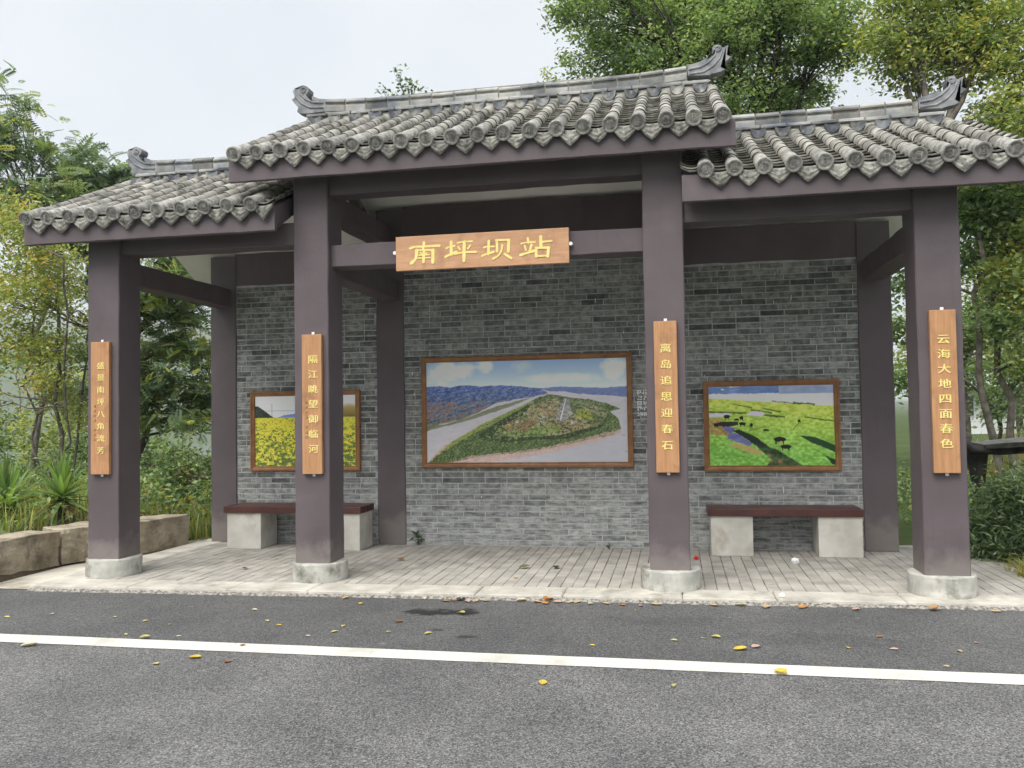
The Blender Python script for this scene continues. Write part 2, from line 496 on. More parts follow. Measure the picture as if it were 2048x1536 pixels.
KX0, KY0, KX1, KY1 = -4.746, -0.433, 4.6, -0.117
def kerb_y(x): return KY0 + (KY1 - KY0) * (x - KX0) / (KX1 - KX0)
ZR = -0.045
road_v = [(-90, -11, ZR), (90, -11, ZR), (90, 1.0, ZR), (4.6, KY1 + 0.05, ZR), (KX0 + 0.05, KY0 + 0.05, ZR), (-8, -0.38, ZR), (-90, -0.3, ZR)]
road = tag(put('road', road_v, [tuple(range(7))], M_asphalt, origin=(0, -5, ZR)), kind='structure')
# painted edge line
lv, lf = [], []
xs = np.linspace(-60, 60, 700)
for i, x in enumerate(xs):
    e1 = 0.006 * (vnoise(np.array(x * 9.0), np.array(1.0)) - 0.5)
    e2 = 0.006 * (vnoise(np.array(x * 9.0), np.array(7.0)) - 0.5)
    lv += [(x, -1.827 + e1, ZR + 0.004), (x, -2.018 + e2, ZR + 0.004)]
    if i: lf.append((2 * i - 2, 2 * i - 1, 2 * i + 1, 2 * i))
put('edge_line', lv, lf, M_line, road, origin=(0, -1.92, ZR + 0.004))
# concrete apron left of the platform
tag(put('apron', [(-9, -0.42, ZR + 0.005), (KX0 + 0.02, KY0 + 0.01, ZR + 0.005), (-4.55, 3.2, ZR + 0.005), (-9, 3.2, ZR + 0.005)], [(0, 1, 2, 3)], M_apron, origin=(-6.5, 1, ZR)), kind='structure')

# platform body with joint-sand top, pavers and border slabs on it
PB = 2.75
pv = [(KX0, KY0, -0.12), (KX1, KY1, -0.12), (KX1, PB, -0.12), (-4.66, PB, -0.12),
      (KX0, KY0, -0.022), (KX1, KY1, -0.022), (KX1, PB, -0.022), (-4.66, PB, -0.022)]
plat = put('platform', pv, [(0, 1, 5, 4), (1, 2, 6, 5), (2, 3, 7, 6), (3, 0, 4, 7), (4, 5, 6, 7)], M_sand, origin=(0, 1, -0.12))
tag(plat, kind='structure')
def quad_slab(name, c4, z0, z1, m, parent, ch=0.006):
    c = np.array(c4, float); cen = c.mean(0)
    ins = c + (cen - c) / np.linalg.norm(cen - c, axis=1)[:, None] * ch * 1.4
    V = [(*p, z0) for p in c] + [(*p, z1 - ch) for p in c] + [(*p, z1) for p in ins]
    F = [(0, 1, 5, 4), (1, 2, 6, 5), (2, 3, 7, 6), (3, 0, 4, 7), (4, 5, 9, 8), (5, 6, 10, 9), (6, 7, 11, 10), (7, 4, 8, 11), (8, 9, 10, 11)]
    return put(name, V, F, m, parent)
BW = 0.30
xk = KX0
i = 0
while xk < KX1 - 0.05:
    x2 = min(xk + random.choice((0.72, 0.95, 1.1)), KX1)
    quad_slab('kerb_stone', [(xk + .002, kerb_y(xk) - 0.012), (x2 - .003, kerb_y(x2) - 0.012), (x2 - .003, kerb_y(x2) + BW), (xk + .002, kerb_y(xk) + BW)],
              -0.13, 0.0 + random.uniform(-.0015, .0015), M_kerb, plat, 0.010)
    xk = x2
yk = KY0 + BW + .004
while yk < PB - 0.05:
    y2 = min(yk + 0.8, PB)
    f = lambda y: KX0 + (y - KY0) / (PB - KY0) * (-4.66 - KX0)
    quad_slab('border_slab', [(f(yk), yk), (f(yk) + 0.30, yk), (f(y2) + 0.30, y2 - .004), (f(y2), y2 - .004)], -0.13, random.uniform(-.001, .0), M_kerb, plat, 0.006)
    yk = y2
# crumbled mortar and grit lying in the angle between kerb and asphalt
gv, gf = [], []
ng = 520
for i in range(ng + 1):
    x = KX0 + (KX1 - KX0) * i / ng
    w_ = 0.012 + 0.060 * float(fbm(np.array(x * 4.0), np.array(3.3), 4, 12)) ** 1.6 + 0.012 * random.random()
    gv += [(x, kerb_y(x) - .004, ZR + .018 + .012 * random.random()), (x, kerb_y(x) - .012 - w_ * .55, ZR + .006 + .006 * random.random()), (x, kerb_y(x) - .014 - w_, ZR + .0015)]
    if i:
        a = 3 * i
        gf += [(a - 3, a - 2, a + 1, a), (a - 2, a - 1, a + 2, a + 1)]
M_grit = mat('kerb_grit', (0.10, 0.095, 0.085), (0.42, 0.40, 0.36), scale=38, rough=1, bmp=1.0, bscale=120, dist=.01)
tag(put('kerb_grit', gv, gf, M_grit, plat), kind='stuff')
# pavers: long side along the depth, staggered
pav_me = [box_mesh('paver', 0.096, 0.197, 0.03, M_paver, 0.004, 1, jit=0.001) for _ in range(4)]
cells = []
for ci in range(86):
    x = KX0 + 0.365 + ci * 0.1
    if x > KX1 - 0.05: break
    y = kerb_y(x) + BW + 0.105 - (0.1 if ci % 2 else 0)
    while y < 2.25:
        if y - 0.1 > kerb_y(x) + BW - 0.002: cells.append((x, y, 0.2))
        elif y + 0.1 > kerb_y(x) + BW + 0.05: cells.append((x, (kerb_y(x) + BW + .004 + y + 0.1) / 2, y + 0.1 - kerb_y(x) - BW - .004))
        y += 0.2
cx, cy = 0.96, -7.07
cells.sort(key=lambda c: (c[0] - cx) ** 2 + (c[1] - cy) ** 2 * 1.0)
vis = [c for c in cells if c[0] < 3.6]
sel = set(vis[:300])
bm = bmesh.new()
for c in cells:
    z = -0.0325 + random.uniform(-0.002, 0.0015)
    if c in sel:
        inst('paver', random.choice(pav_me), (c[0] + random.uniform(-.002, .002), c[1], z), plat, (random.uniform(-.006, .006), random.uniform(-.01, .01), random.uniform(-.012, .012)), (1, c[2] / 0.2, 1))
    else:
        r = bmesh.ops.create_cube(bm, size=1)
        tilt = random.uniform(-.01, .01)
        for v in r['verts']:
            v.co = Vector((c[0] + v.co.x * 0.093, c[1] + v.co.y * (c[2] - .005), z + (v.co.z + .5) * 0.03 + v.co.x * tilt * .1))
me = bm_mesh('far_pavers', bm, M_paver)
tag(inst('far_pavers', me, (0, 0, 0), plat), kind='stuff')

# ------------------------------------------------------------------ shelter: columns and beams
W = 0.33
XC = {'A': -4.507, 'B': -2.404, 'C': 0.725, 'D': 2.834}
XB = {'A': -4.503, 'B': -2.411, 'C': 0.730, 'D': 2.839}
YB = 2.152
SH = root('bus_shelter', (-0.7, 1.2, 0), 'purple-grey columned bus shelter with three tiled gable roofs in traditional Chinese style', 'bus shelter')

def rough_box(name, x0, x1, y0, y1, z0, z1, m, parent, axis='z', amp=0.004, bev=0.008):
    """trowelled-plaster box whose edges wander a little"""
    L = {'x': x1 - x0, 'y': y1 - y0, 'z': z1 - z0}[axis]
    n = max(2, int(L / 0.12))
    prof = []                              # rounded-corner cross section, unit square corners
    V, F = [], []
    sd = random.randint(0, 999)
    if axis == 'z': a0, a1, b0, b1, s0, s1 = x0, x1, y0, y1, z0, z1
    elif axis == 'x': a0, a1, b0, b1, s0, s1 = y0, y1, z0, z1, x0, x1
    else: a0, a1, b0, b1, s0, s1 = x0, x1, z0, z1, y0, y1
    for i in range(n + 1):
        s = s0 + (s1 - s0) * i / n
        ring = []
        for k, (ca, cb, da, db) in enumerate(((a0, b0, 1, 1), (a1, b0, -1, 1), (a1, b1, -1, -1), (a0, b1, 1, -1))):
            ja = amp * 2 * (vnoise(np.array(s * 5.0 + k * 7), np.array(sd + .3)) - .5)
            jb = amp * 2 * (vnoise(np.array(s * 5.0 + k * 7), np.array(sd + 5.7)) - .5)
            p, q = (ca + ja, cb + jb + db * bev), (ca + ja + da * bev, cb + jb)
            ring += [p, q] if k in (0, 2) else [q, p]
        for a, b in ring:
            V.append({'z': (a, b, s), 'x': (s, a, b), 'y': (a, s, b)}[axis])
    for i in range(n):
        for k in range(8):
            F.append((i * 8 + k, i * 8 + (k + 1) % 8, (i + 1) * 8 + (k + 1) % 8, (i + 1) * 8 + k))
    F.append(tuple(range(7, -1, -1))); F.append(tuple(n * 8 + k for k in range(8)))
    if axis == 'y': F = [tuple(reversed(f)) for f in F]
    return put(name, V, F, m, parent)

def drum(name, cx_, cy_, r, h, m, parent):
    V, F = [], []
    n = 40
    prof = [(r * 1.0, 0), (r * 1.005, 0.02), (r, 0.05), (r * 0.998, h - .012), (r * 0.985, h - .003), (r * 0.96, h)]
    for rr, z in prof:
        for k in range(n):
            a = 2 * math.pi * k / n
            q = rr * (1 + 0.006 * math.sin(5 * a + z * 30) + random.uniform(-.003, .003))
            V.append((cx_ + q * math.cos(a), cy_ + q * math.sin(a), z - .002 if z == 0 else z))
    for j in range(len(prof) - 1):
        for k in range(n): F.append((j * n + k, j * n + (k + 1) % n, (j + 1) * n + (k + 1) % n, (j + 1) * n + k))
    F.append(tuple((len(prof) - 1) * n + k for k in range(n)))
    return put(name, V, F, m, parent)

TOPF = {'A': 3.22, 'B': 3.72, 'C': 3.72, 'D': 3.22}
for k, x in XC.items():
    c = rough_box('column', x, x + W, 0, W, 0.16, TOPF[k], M_paint, SH)
    drum('column_base', x + W / 2, W / 2, 0.247, 0.164, M_concrete, c)
for k, x in XB.items():
    rough_box('column', x, x + W, YB, YB + W, 0, 3.40 if k in 'AD' else 3.84, M_paint, SH)

BAYS = {'left': (XC['A'] + W, XC['B']), 'mid': (XC['B'] + W, XC['C']), 'right': (XC['C'] + W, XC['D'])}
for k, (a, b) in BAYS.items():
    zb, zt = (3.47, 3.70) if k == 'mid' else (3.035, 3.24)
    rough_box('front_beam', a - .01, b + .01, 0.045, 0.265, zb, zt, M_paint, SH, 'x', 0.006)
    zb, zt = (3.16, 3.865) if k == 'mid' else (3.04, 3.43)
    rough_box('back_beam', a - .01, b + .01, YB + 0.012, YB + 0.29, zb, zt, M_paint, SH, 'x', 0.008)
tie = rough_box('tie_beam', XC['B'] + W - .01, XC['C'] + .01, 0.075, 0.275, 2.816, 3.021, M_paint, SH, 'x', 0.004)
for k in 'ABCD':
    x = XC[k] + W / 2
    rough_box('cross_beam', x - .105, x + .105, W - .01, YB + .01, 2.79, 3.01, M_paint, SH, 'y', 0.007)
    if k in 'BC':
        rough_box('cross_beam', x - .10, x + .10, W - .01, YB + .01, 3.36, 3.57, M_paint, SH, 'y', 0.007)

# ------------------------------------------------------------------ roofs
YE, YR = -0.25, 1.326                      # fascia face, ridge line
def arc_tile_mesh(name, r0, r1, L, th, m, seg=10, cap=False):
    """barrel cover tile lying along +y (up the slope), lower lip at y=0"""
    V, F = [], []
    for (y, r) in ((0, r0), (0.012, r0), (L, r1), (0, r0 - th)):
        for k in range(seg + 1):
            a = math.pi * (1.06 * k / seg - 0.03)
            V.append((r * math.cos(a), y, r * math.sin(a)))
    n = seg + 1
    for k in range(seg):
        F += [(k, k + 1, n + k + 1, n + k), (n + k, n + k + 1, 2 * n + k + 1, 2 * n + k), (3 * n + k, 3 * n + k + 1, k + 1, k)]
    F = [tuple(reversed(f)) for f in F]
    me = mesh_np(name, V, F, m, True)
    me.materials.append(M_joint)
    for i, p in enumerate(me.polygons):
        if i % 3 == 2: p.material_index = 1          # lip end faces coloured dark to mark the joint
    return me

def disc_tile_mesh(name, r, L, m, seed):
    """eave cover tile closed by a round patterned disc facing -y"""
    rr = random.Random(seed)
    V, F = [], []
    seg = 20
    def ring(rad, y):
        s = len(V)
        for k in range(seg):
            a = 2 * math.pi * k / seg
            V.append((rad * math.cos(a), y, rad * math.sin(a) + 0.004))
        return s
    rings = [ring(r * .97, 0.02), ring(r * 1.06, 0.014), ring(r * 1.06, -0.006), ring(r * .98, -0.010), ring(r * .80, -0.009), ring(r * .76, -0.001), ring(r * .70, -0.001)]
    for a, b in zip(rings[:-1], rings[1:]):
        for k in range(seg): F.append((a + k, a + (k + 1) % seg, b + (k + 1) % seg, b + k))
    F.append(tuple(rings[-1] + k for k in range(seg)))
    # raised emblem strokes
    def bar(x, z, w, h):
        s = len(V); y0, y1 = -0.0015, -0.0075
        for yy, q in ((y0, 1.0), (y1, .75)):
            V.extend([(x - w * q, yy, z - h * q), (x + w * q, yy, z - h * q), (x + w * q, yy, z + h * q), (x - w * q, yy, z + h * q)])
        F.extend([(s, s + 1, s + 5, s + 4), (s + 1, s + 2, s + 6, s + 5), (s + 2, s + 3, s + 7, s + 6), (s + 3, s, s + 4, s + 7), (s + 4, s + 5, s + 6, s + 7)])
    u = r * .1
    for (x, z, w, h) in ((-3.2, 0, .8, 4.2), (3.2, 0, .8, 4.2), (0, 4.2, 2.6, .7), (0, -3.8, 3.0, .7), (0, 0.4, .8, 3.0), (-1.7, 1.2, .7, 1.6), (1.7, 1.2, .7, 1.6), (0, -1.7, 2.2, .6)):
        bar(x * u + rr.uniform(-.3, .3) * u, z * u + .004, w * u, h * u)
    # body of the tile
    s = len(V); n = 11
    for (y, q) in ((0.0, r), (L, r * .93)):
        for k in range(n):
            a = math.pi * (1.06 * k / (n - 1) - .03)
            V.append((q * math.cos(a), y, q * math.sin(a)))
    for k in range(n - 1): F.append((s + k, s + n + k, s + n + k + 1, s + k + 1))
    return mesh_np(name, V, F, m, False)

def drip_mesh(name, w, m, seed):
    """hanging drip tile: curved upper edge, pointed foot, facing -y"""
    rr = random.Random(seed)
    n = 10
    top, bot = [], []
    for k in range(n + 1):
        t = k / n * 2 - 1
        top.append((t * w, 0.022 * (t * t) + 0.004))
        foot = -0.088 * (1 - abs(t)) ** 0.75 - 0.012 * (1 - t * t) - 0.002
        bot.append((t * w * 0.99, foot + 0.022 * t * t))
    V, F = [], []
    rows = 6
    for j in range(rows + 1):
        q = j / rows
        for k in range(n + 1):
            x = top[k][0] * (1 - q) + bot[k][0] * q
            z = top[k][1] * (1 - q) + bot[k][1] * q
            y = -0.012 - 0.010 * math.sin(q * math.pi) - (0.004 if j % 2 else 0) - rr.uniform(0, .002) - 0.006 * q
            V.append((x, y, z))
    m1 = (n + 1)
    for j in range(rows):
        for k in range(n): F.append((j * m1 + k, (j + 1) * m1 + k, (j + 1) * m1 + k + 1, j * m1 + k + 1))
    b0 = len(V)
    for j in range(rows + 1):
        for k in range(n + 1):
            p = V[j * m1 + k]; V.append((p[0] * .97, 0.004, p[2] * .97))
    for j in range(rows):
        for k in range(n): F.append((b0 + j * m1 + k, b0 + j * m1 + k + 1, b0 + (j + 1) * m1 + k + 1, b0 + (j + 1) * m1 + k))
    for k in range(n):
        F.append((rows * m1 + k, b0 + rows * m1 + k, b0 + rows * m1 + k + 1, rows * m1 + k + 1))
        F.append((k, k + 1, b0 + k + 1, b0 + k))
    return mesh_np(name, V, F, m, False)

RB = 0.054
TL = 0.196
tile_me = [arc_tile_mesh('cover_tile', RB * (1.06 + random.uniform(-.03, .04)), RB * .94, TL + .03, 0.0075, M_tile) for _ in range(4)]
disc_me = [disc_tile_mesh('eave_disc_tile', RB * 1.16, TL + .065, M_disc, s) for s in range(5)]
drip_me = [drip_mesh('drip_tile', 0.092, M_drip, s) for s in range(5)]

FIN_L = [(0.009, -0.004), (-0.069, 0.006), (-0.118, 0.027), (-0.143, 0.043), (-0.154, 0.031), (-0.147, 0.006), (-0.175, 0.005), (-0.207, 0.042), (-0.221, 0.063), (-0.189, 0.094), (-0.185, 0.128), (-0.21, 0.154), (-0.252, 0.168), (-0.295, 0.158), (-0.313, 0.129), (-0.353, 0.141), (-0.35, 0.095), (-0.339, 0.047), (-0.382, 0.023), (-0.347, -0.027), (-0.308, -0.071), (-0.322, -0.114), (-0.276, -0.138), (-0.205, -0.144), (0.001, -0.137)]
FIN_R = [(0.004, 0.001), (0.07, 0.013), (0.141, 0.031), (0.188, 0.057), (0.209, 0.067), (0.202, 0.043), (0.229, 0.05), (0.27, 0.079), (0.3, 0.107), (0.277, 0.127), (0.264, 0.165), (0.285, 0.191), (0.32, 0.193), (0.354, 0.168), (0.371, 0.155), (0.406, 0.169), (0.43, 0.178), (0.417, 0.126), (0.41, 0.072), (0.453, 0.05), (0.403, 0.012), (0.343, -0.049), (0.389, -0.078), (0.342, -0.097), (0.248, -0.113), (0.225, -0.123), (0.008, -0.109)]

def finial(x, z, outl, parent, k=1.0):
    bm = bmesh.new()
    pts = [(x + p[0] * k, z + p[1] * k) for p in outl]
    half = 0.062
    f1 = bm.faces.new([bm.verts.new((p[0], YR - half, p[1])) for p in pts])
    bmesh.ops.triangulate(bm, faces=[f1])
    g = bmesh.ops.extrude_face_region(bm, geom=bm.faces[:])
    for v in g['geom']:
        if isinstance(v, bmesh.types.BMVert): v.co.y = YR + half
    bmesh.ops.recalc_face_normals(bm, faces=bm.faces[:])
    sharp = [e for e in bm.edges if len(e.link_faces) == 2 and e.calc_face_angle(0) > 1.0]
    bmesh.ops.bevel(bm, geom=sharp, offset=0.014, segments=2, affect='EDGES', clamp_overlap=True)
    me = bm_mesh('ridge_finial', bm, M_finial)
    o = inst('ridge_finial', me, (0, 0, 0), parent)
    # scroll grooves: raised ribs following the sweep of the tail, both faces
    sg = -1 if outl is FIN_L else 1
    for s in (-1, 1):
        for (pl, r) in (([(0.02, -.045), (.14, -.03), (.22, .01), (.29, .075), (.30, .12)], .013), ([(0.02, -.095), (.17, -.085), (.27, -.03), (.335, .04), (.365, .12)], .012)):
            V, F = tube([(x + sg * a * k, YR + s * (half + 0.001), z + b * k) for a, b in pl], [r * (1 - .5 * i / 4) for i in range(5)], 6)
            put('scroll_rib', V, F, M_finial, parent, True)
        n = 18
        cxs, czs = (.247, .118) if sg < 0 else (.315, .150)
        sp = [(x + sg * (cxs - .036 * (1 - i / n * .75) * math.cos(2.2 + i * .55)) * k, YR + s * (half + .002), z + (czs + .036 * (1 - i / n * .75) * math.sin(2.2 + i * .55)) * k) for i in range(n)]
        V, F = tube(sp, [.009] * n, 5)
        put('scroll_rib', V, F, M_finial, parent, True)
    return o

def tube(path, radii, seg=6):
    P = np.array(path, float); n = len(P)
    T = np.gradient(P, axis=0); T /= np.linalg.norm(T, axis=1)[:, None] + 1e-9
    up = np.array([0.0, 0, 1]) if abs(T[0][2]) < .9 else np.array([1.0, 0, 0])
    V, F = [], []
    for i in range(n):
        s = np.cross(T[i], up); s /= np.linalg.norm(s) + 1e-9
        q = np.cross(s, T[i]); up = q
        for k in range(seg):
            a = 2 * math.pi * k / seg
            V.append(P[i] + radii[i] * (math.cos(a) * s + math.sin(a) * q))
    for i in range(n - 1):
        for k in range(seg):
            F.append((i * seg + k, i * seg + (k + 1) % seg, (i + 1) * seg + (k + 1) % seg, (i + 1) * seg + k))
    F.append(tuple(range(seg - 1, -1, -1))); F.append(tuple((n - 1) * seg + k for k in range(seg)))
    return V, F

def make_roof(x0, x1, zf0, zf1, zap, rows, ridge0, ridge1, led0, led1, fl, fr, label, indiv):
    """x0..x1 eave length, zf0/zf1 fascia bottom/top, zap apex height of the tile plane"""
    th = math.atan2(zap - zf1, YR - YE); tn = math.tan(th)
    zz = lambda y: zf1 + (y - YE) * tn if y <= YR else zf1 + (2 * YR - y - YE) * tn
    YQ = 2 * YR - YE
    thk = (zf1 - zf0) * 0.84
    # slab: purple verges, pale underside
    ys = [YE + .03, YR, YQ - .03]
    V = []
    for x in (x0, x1):
        for y in ys: V.append((x, y, zz(y) - .012))
        for y in ys: V.append((x, y, zz(y) - thk - (0.10 if y > YR + .1 else 0.0)))
    F = [(0, 6, 7, 1), (1, 7, 8, 2), (3, 4, 10, 9), (4, 5, 11, 10), (0, 1, 4, 3), (1, 2, 5, 4), (6, 9, 10, 7), (7, 10, 11, 8), (0, 3, 9, 6), (2, 8, 11, 5)]
    rf = put('roof', V, F, M_paint, SH)
    rf.data.materials.append(M_plaster)
    for i in (2, 3): rf.data.polygons[i].material_index = 1
    rf['label'] = label
    rough_box('fascia', x0 - .012, x1 + .012, YE, YE + .05, zf0, zf1 + .004, M_paint, rf, 'x', 0.004, 0.006)
    # painted soffit of the overhang
    V = [(x0 + .003, YE + .05, zf0 + .02), (x1 - .003, YE + .05, zf0 + .02), (x1 - .003, 0.10, zz(.10) - thk - .004), (x0 + .003, .10, zz(.10) - thk - .004)]
    put('soffit', V + [(a, b, c + .02) for a, b, c in V], [(0, 3, 2, 1), (4, 5, 6, 7), (0, 1, 5, 4), (2, 3, 7, 6), (1, 2, 6, 5), (3, 0, 4, 7)], M_paint, rf)
    rough_box('rear_fascia', x0 - .012, x1 + .012, YQ - .05, YQ, zf0 - .06, zf1, M_paint, rf, 'x', 0.003, 0.006)
    up = Vector((0, math.cos(th), math.sin(th))); nr = Vector((0, -math.sin(th), math.cos(th)))
    Ls = (YR - YE) / math.cos(th)
    start = -0.028                          # eave overhang of the tiles beyond the fascia
    p0 = Vector((0, YE, zf1))
    nt_ = int((Ls - start - 0.10) / TL) + 1
    stuffV, stuffF = [], []
    for x in rows:
        wob = random.uniform(-.006, .006)
        for j in range(nt_):
            s = start + j * TL
            P = p0 + up * s + nr * (0.034 + random.uniform(-.002, .002)) + Vector((x + wob * j / nt_ + random.uniform(-.003, .003), 0, 0))
            rot = Euler((th + random.uniform(-.006, .006), random.uniform(-.03, .03), random.uniform(-.012, .012)))
            if j == 0:
                inst('eave_disc_tile', random.choice(disc_me), P - up * .030 + nr * .004, rf, rot)
            elif j <= indiv:
                inst('cover_tile', random.choice(tile_me), P, rf, rot)
            else:
                M4 = Matrix.Translation(P) @ rot.to_matrix().to_4x4()
                b0 = len(stuffV)
                src = tile_me[0]
                stuffV += [tuple(M4 @ v.co) for v in src.vertices]
                stuffF += [tuple(b0 + q for q in p.vertices) for p in src.polygons]
    tag(put('upper_cover_tiles', stuffV, stuffF, M_tile, rf, True), kind='stuff')
    # pan tiles in the channels
    pv_, pf_ = [], []
    chans = [((a + b) / 2, (b - a) / 2) for a, b in zip(rows[:-1], rows[1:])]
    if x1 - rows[-1] > 0.12: chans.append(((rows[-1] + x1) / 2 + .01, (x1 - rows[-1]) / 2))
    nodrip = None
    if rows[0] - x0 > 0.14:
        nodrip = ((rows[0] + x0) / 2 - .012, (rows[0] - x0) / 2 - .004)
        chans.append(nodrip)
    ex = 0.135
    npn = int((Ls - start - .12) / ex)
    for (xc, hw) in chans:
        w = hw + 0.012
        for j in range(npn):
            s = start + 0.02 + j * ex
            dz = random.uniform(-.002, .002); dx = random.uniform(-.004, .004)
            b0 = len(pv_)
            n = 7
            for (ds, lift) in ((0, 0.040), (ex * 1.22, 0.006), (0.001, 0.0275), (0.022, 0.0270), (0.022, 0.002)):
                for k in range(n):
                    t = k / (n - 1) * 2 - 1
                    P = p0 + up * (s + ds) + nr * (lift + dz + 0.036 * t * t - 0.004)
                    pv_.append((xc + dx + t * w, P.y, P.z))
            for k in range(n - 1):
                pf_.append((b0 + k, b0 + k + 1, b0 + n + k + 1, b0 + n + k))
                pf_.append((b0 + 2 * n + k, b0 + 2 * n + k + 1, b0 + k + 1, b0 + k))
                pf_.append((b0 + 4 * n + k, b0 + 4 * n + k + 1, b0 + 3 * n + k + 1, b0 + 3 * n + k))
        if (xc, hw) == nodrip: continue
        P = p0 + up * (start + .006) + nr * 0.004
        inst('drip_tile', random.choice(drip_me), (xc + random.uniform(-.004, .004), P.y, P.z), rf, (random.uniform(-.05, .12), random.uniform(-.04, .04), random.uniform(-.05, .05)), ((w + .002) / 0.092, 1, random.uniform(1.08, 1.25)))
    po = tag(put('pan_tiles', pv_, pf_, M_tile_dk, rf), kind='stuff')
    po.data.materials.append(M_joint)
    for i, p in enumerate(po.data.polygons):
        if i % 3 == 2: p.material_index = 1          # dark gap under each lip
    # edge pans hanging over the free gable
    # rear slope: same courses, joined
    rv, rfc = [], []
    for x in rows:
        for j in range(nt_):
            s = start + j * TL
            b0 = len(rv)
            for v in tile_me[0].vertices:
                q = p0 + up * (s + v.co.y) + nr * (0.034 + v.co.z)
                rv.append((x + v.co.x, 2 * YR - q.y, q.z))
            rfc += [tuple(reversed([b0 + q for q in p.vertices])) for p in tile_me[0].polygons]
    for (xc, hw) in chans:
        b0 = len(rv)
        for s in (start, Ls):
            for k in range(5):
                t = k / 2 - 1
                q = p0 + up * s + nr * (.01 + .042 * t * t)
                rv.append((xc + t * hw, 2 * YR - q.y, q.z))
        for k in range(4): rfc.append((b0 + k, b0 + 5 + k, b0 + 6 + k, b0 + k + 1))
    tag(put('rear_tiles', rv, rfc, M_tile, rf, True), kind='stuff')
    # ridge: mortar bed, ledge tiles, ridge tiles, finials
    lift = lambda x: 0.035 * max(0, abs((x - (ridge0 + ridge1) / 2) / ((ridge1 - ridge0) / 2))) ** 5 if (fl and fr) else 0.02 * max(0, (1 - (x - ridge0) / 1.2 if fl else 1 - (ridge1 - x) / 1.2)) ** 2
    zb = zap + 0.012
    V, F = [], []
    n = int((led1 - led0) / .06)
    for i in range(n + 1):
        x = led0 + (led1 - led0) * i / n
        for (dy, dz) in ((-.155, -.075), (-.098, .052), (.098, .052), (.155, -.075)):
            V.append((x, YR + dy + random.uniform(-.006, .006), zb + dz + random.uniform(-.006, .006)))
    for i in range(n):
        for k in range(3): F.append((i * 4 + k, (i + 1) * 4 + k, (i + 1) * 4 + k + 1, i * 4 + k + 1))
    F += [(0, 1, 2, 3), (n * 4 + 3, n * 4 + 2, n * 4 + 1, n * 4)]
    put('ridge_bed', V, F, M_mortar_r, rf)
    for (xc, hw) in chans:                # half-round filler tile between the cover tiles
        V, F = [], []
        for y in (0, .05):
            V.append((xc, YR - .150 + y, zb + .035))
            for k in range(9):
                a = math.pi * k / 8
                V.append((xc + .070 * math.cos(a), YR - .150 + y - (.03 if y == 0 else 0) + .03 * math.sin(a), zb + .040 - .085 * math.sin(a)))
        for k in range(8): F += [(0, 1 + k, 2 + k), (1 + k, 11 + k, 12 + k, 2 + k)]
        if led0 < xc < led1: put('filler_tile', V, F, M_filler, rf)
    x = led0
    while x < led1 - .05:
        x2 = min(x + random.uniform(.22, .27), led1)
        me = box_mesh('ledge_tile', x2 - x - .014, .25, .032, M_ridge, .006, 1, jit=.0025)
        inst('ledge_tile', me, ((x + x2) / 2, YR + random.uniform(-.005, .005), zb + .058), rf, (0, random.uniform(-.02, .02), 0))
        x = x2
    x = ridge0
    hR = 0.142
    while x < ridge1 - .06:
        x2 = min(x + random.uniform(.225, .245), ridge1)
        a, b = x + .007, x2 - .007
        prof = [(-.068, 0), (-.072, .05), (-.070, .066), (-.056, .072), (-.058, .084), (-.084, .092), (-.086, .106), (-.070, .118), (-.04, hR), (.04, hR), (.070, .118), (.086, .106), (.084, .092), (.058, .084), (.056, .072), (.070, .066), (.072, .05), (.068, 0)]
        V, F = [], []
        jz = random.uniform(-.004, .004)
        for xx in (a, b):
            for dy, dz in prof: V.append((xx, YR + dy, zb + .094 + dz + lift(xx) + jz))
        n = len(prof)
        for k in range(n): F.append((k, (k + 1) % n, n + (k + 1) % n, n + k))
        F += [tuple(range(n - 1, -1, -1)), tuple(n + k for k in range(n))]
        put('ridge_tile', V, F, M_ridge, rf)
        x = x2
    # mortar under the ridge tiles where they lift
    V = [(ridge0, YR - .062, zb + .085), (ridge1, YR - .062, zb + .085), (ridge1, YR + .062, zb + .085), (ridge0, YR + .062, zb + .085)]
    V += [(q[0], q[1], zb + .20 + lift(q[0]) * .9) for q in V]
    put('ridge_core', V, [(0, 1, 5, 4), (1, 2, 6, 5), (2, 3, 7, 6), (3, 0, 4, 7), (4, 5, 6, 7)], M_mortar_r, rf)
    if fl: finial(ridge0, zb + .094 + hR + lift(ridge0) - .004, FIN_L, rf)
    if fr: finial(ridge1, zb + .094 + hR + lift(ridge1) - .004, FIN_R, rf, 0.93)
    return rf

rc = [-2.815 + i * (1.375 + 2.815) / 19 for i in range(20)]
rl = [-4.915 + i * (-2.655 + 4.915) / 10 for i in range(11)]
rr = [1.235 + i * (3.465 - 1.235) / 10 for i in range(11)]
make_roof(-4.976, -2.475, 3.11, 3.326, 4.075, rl, -4.629, -2.45, -4.852, -2.43, True, False, 'left lower tiled roof', 7)
make_roof(1.062, 3.62, 3.137, 3.352, 4.085, rr, 1.075, 3.239, 1.07, 3.46, False, True, 'right lower tiled roof', 7)
make_roof(-2.889, 1.465, 3.563, 3.780, 4.575, rc, -2.634, 1.144, -2.827, 1.376, True, True, 'taller middle tiled roof', 7)

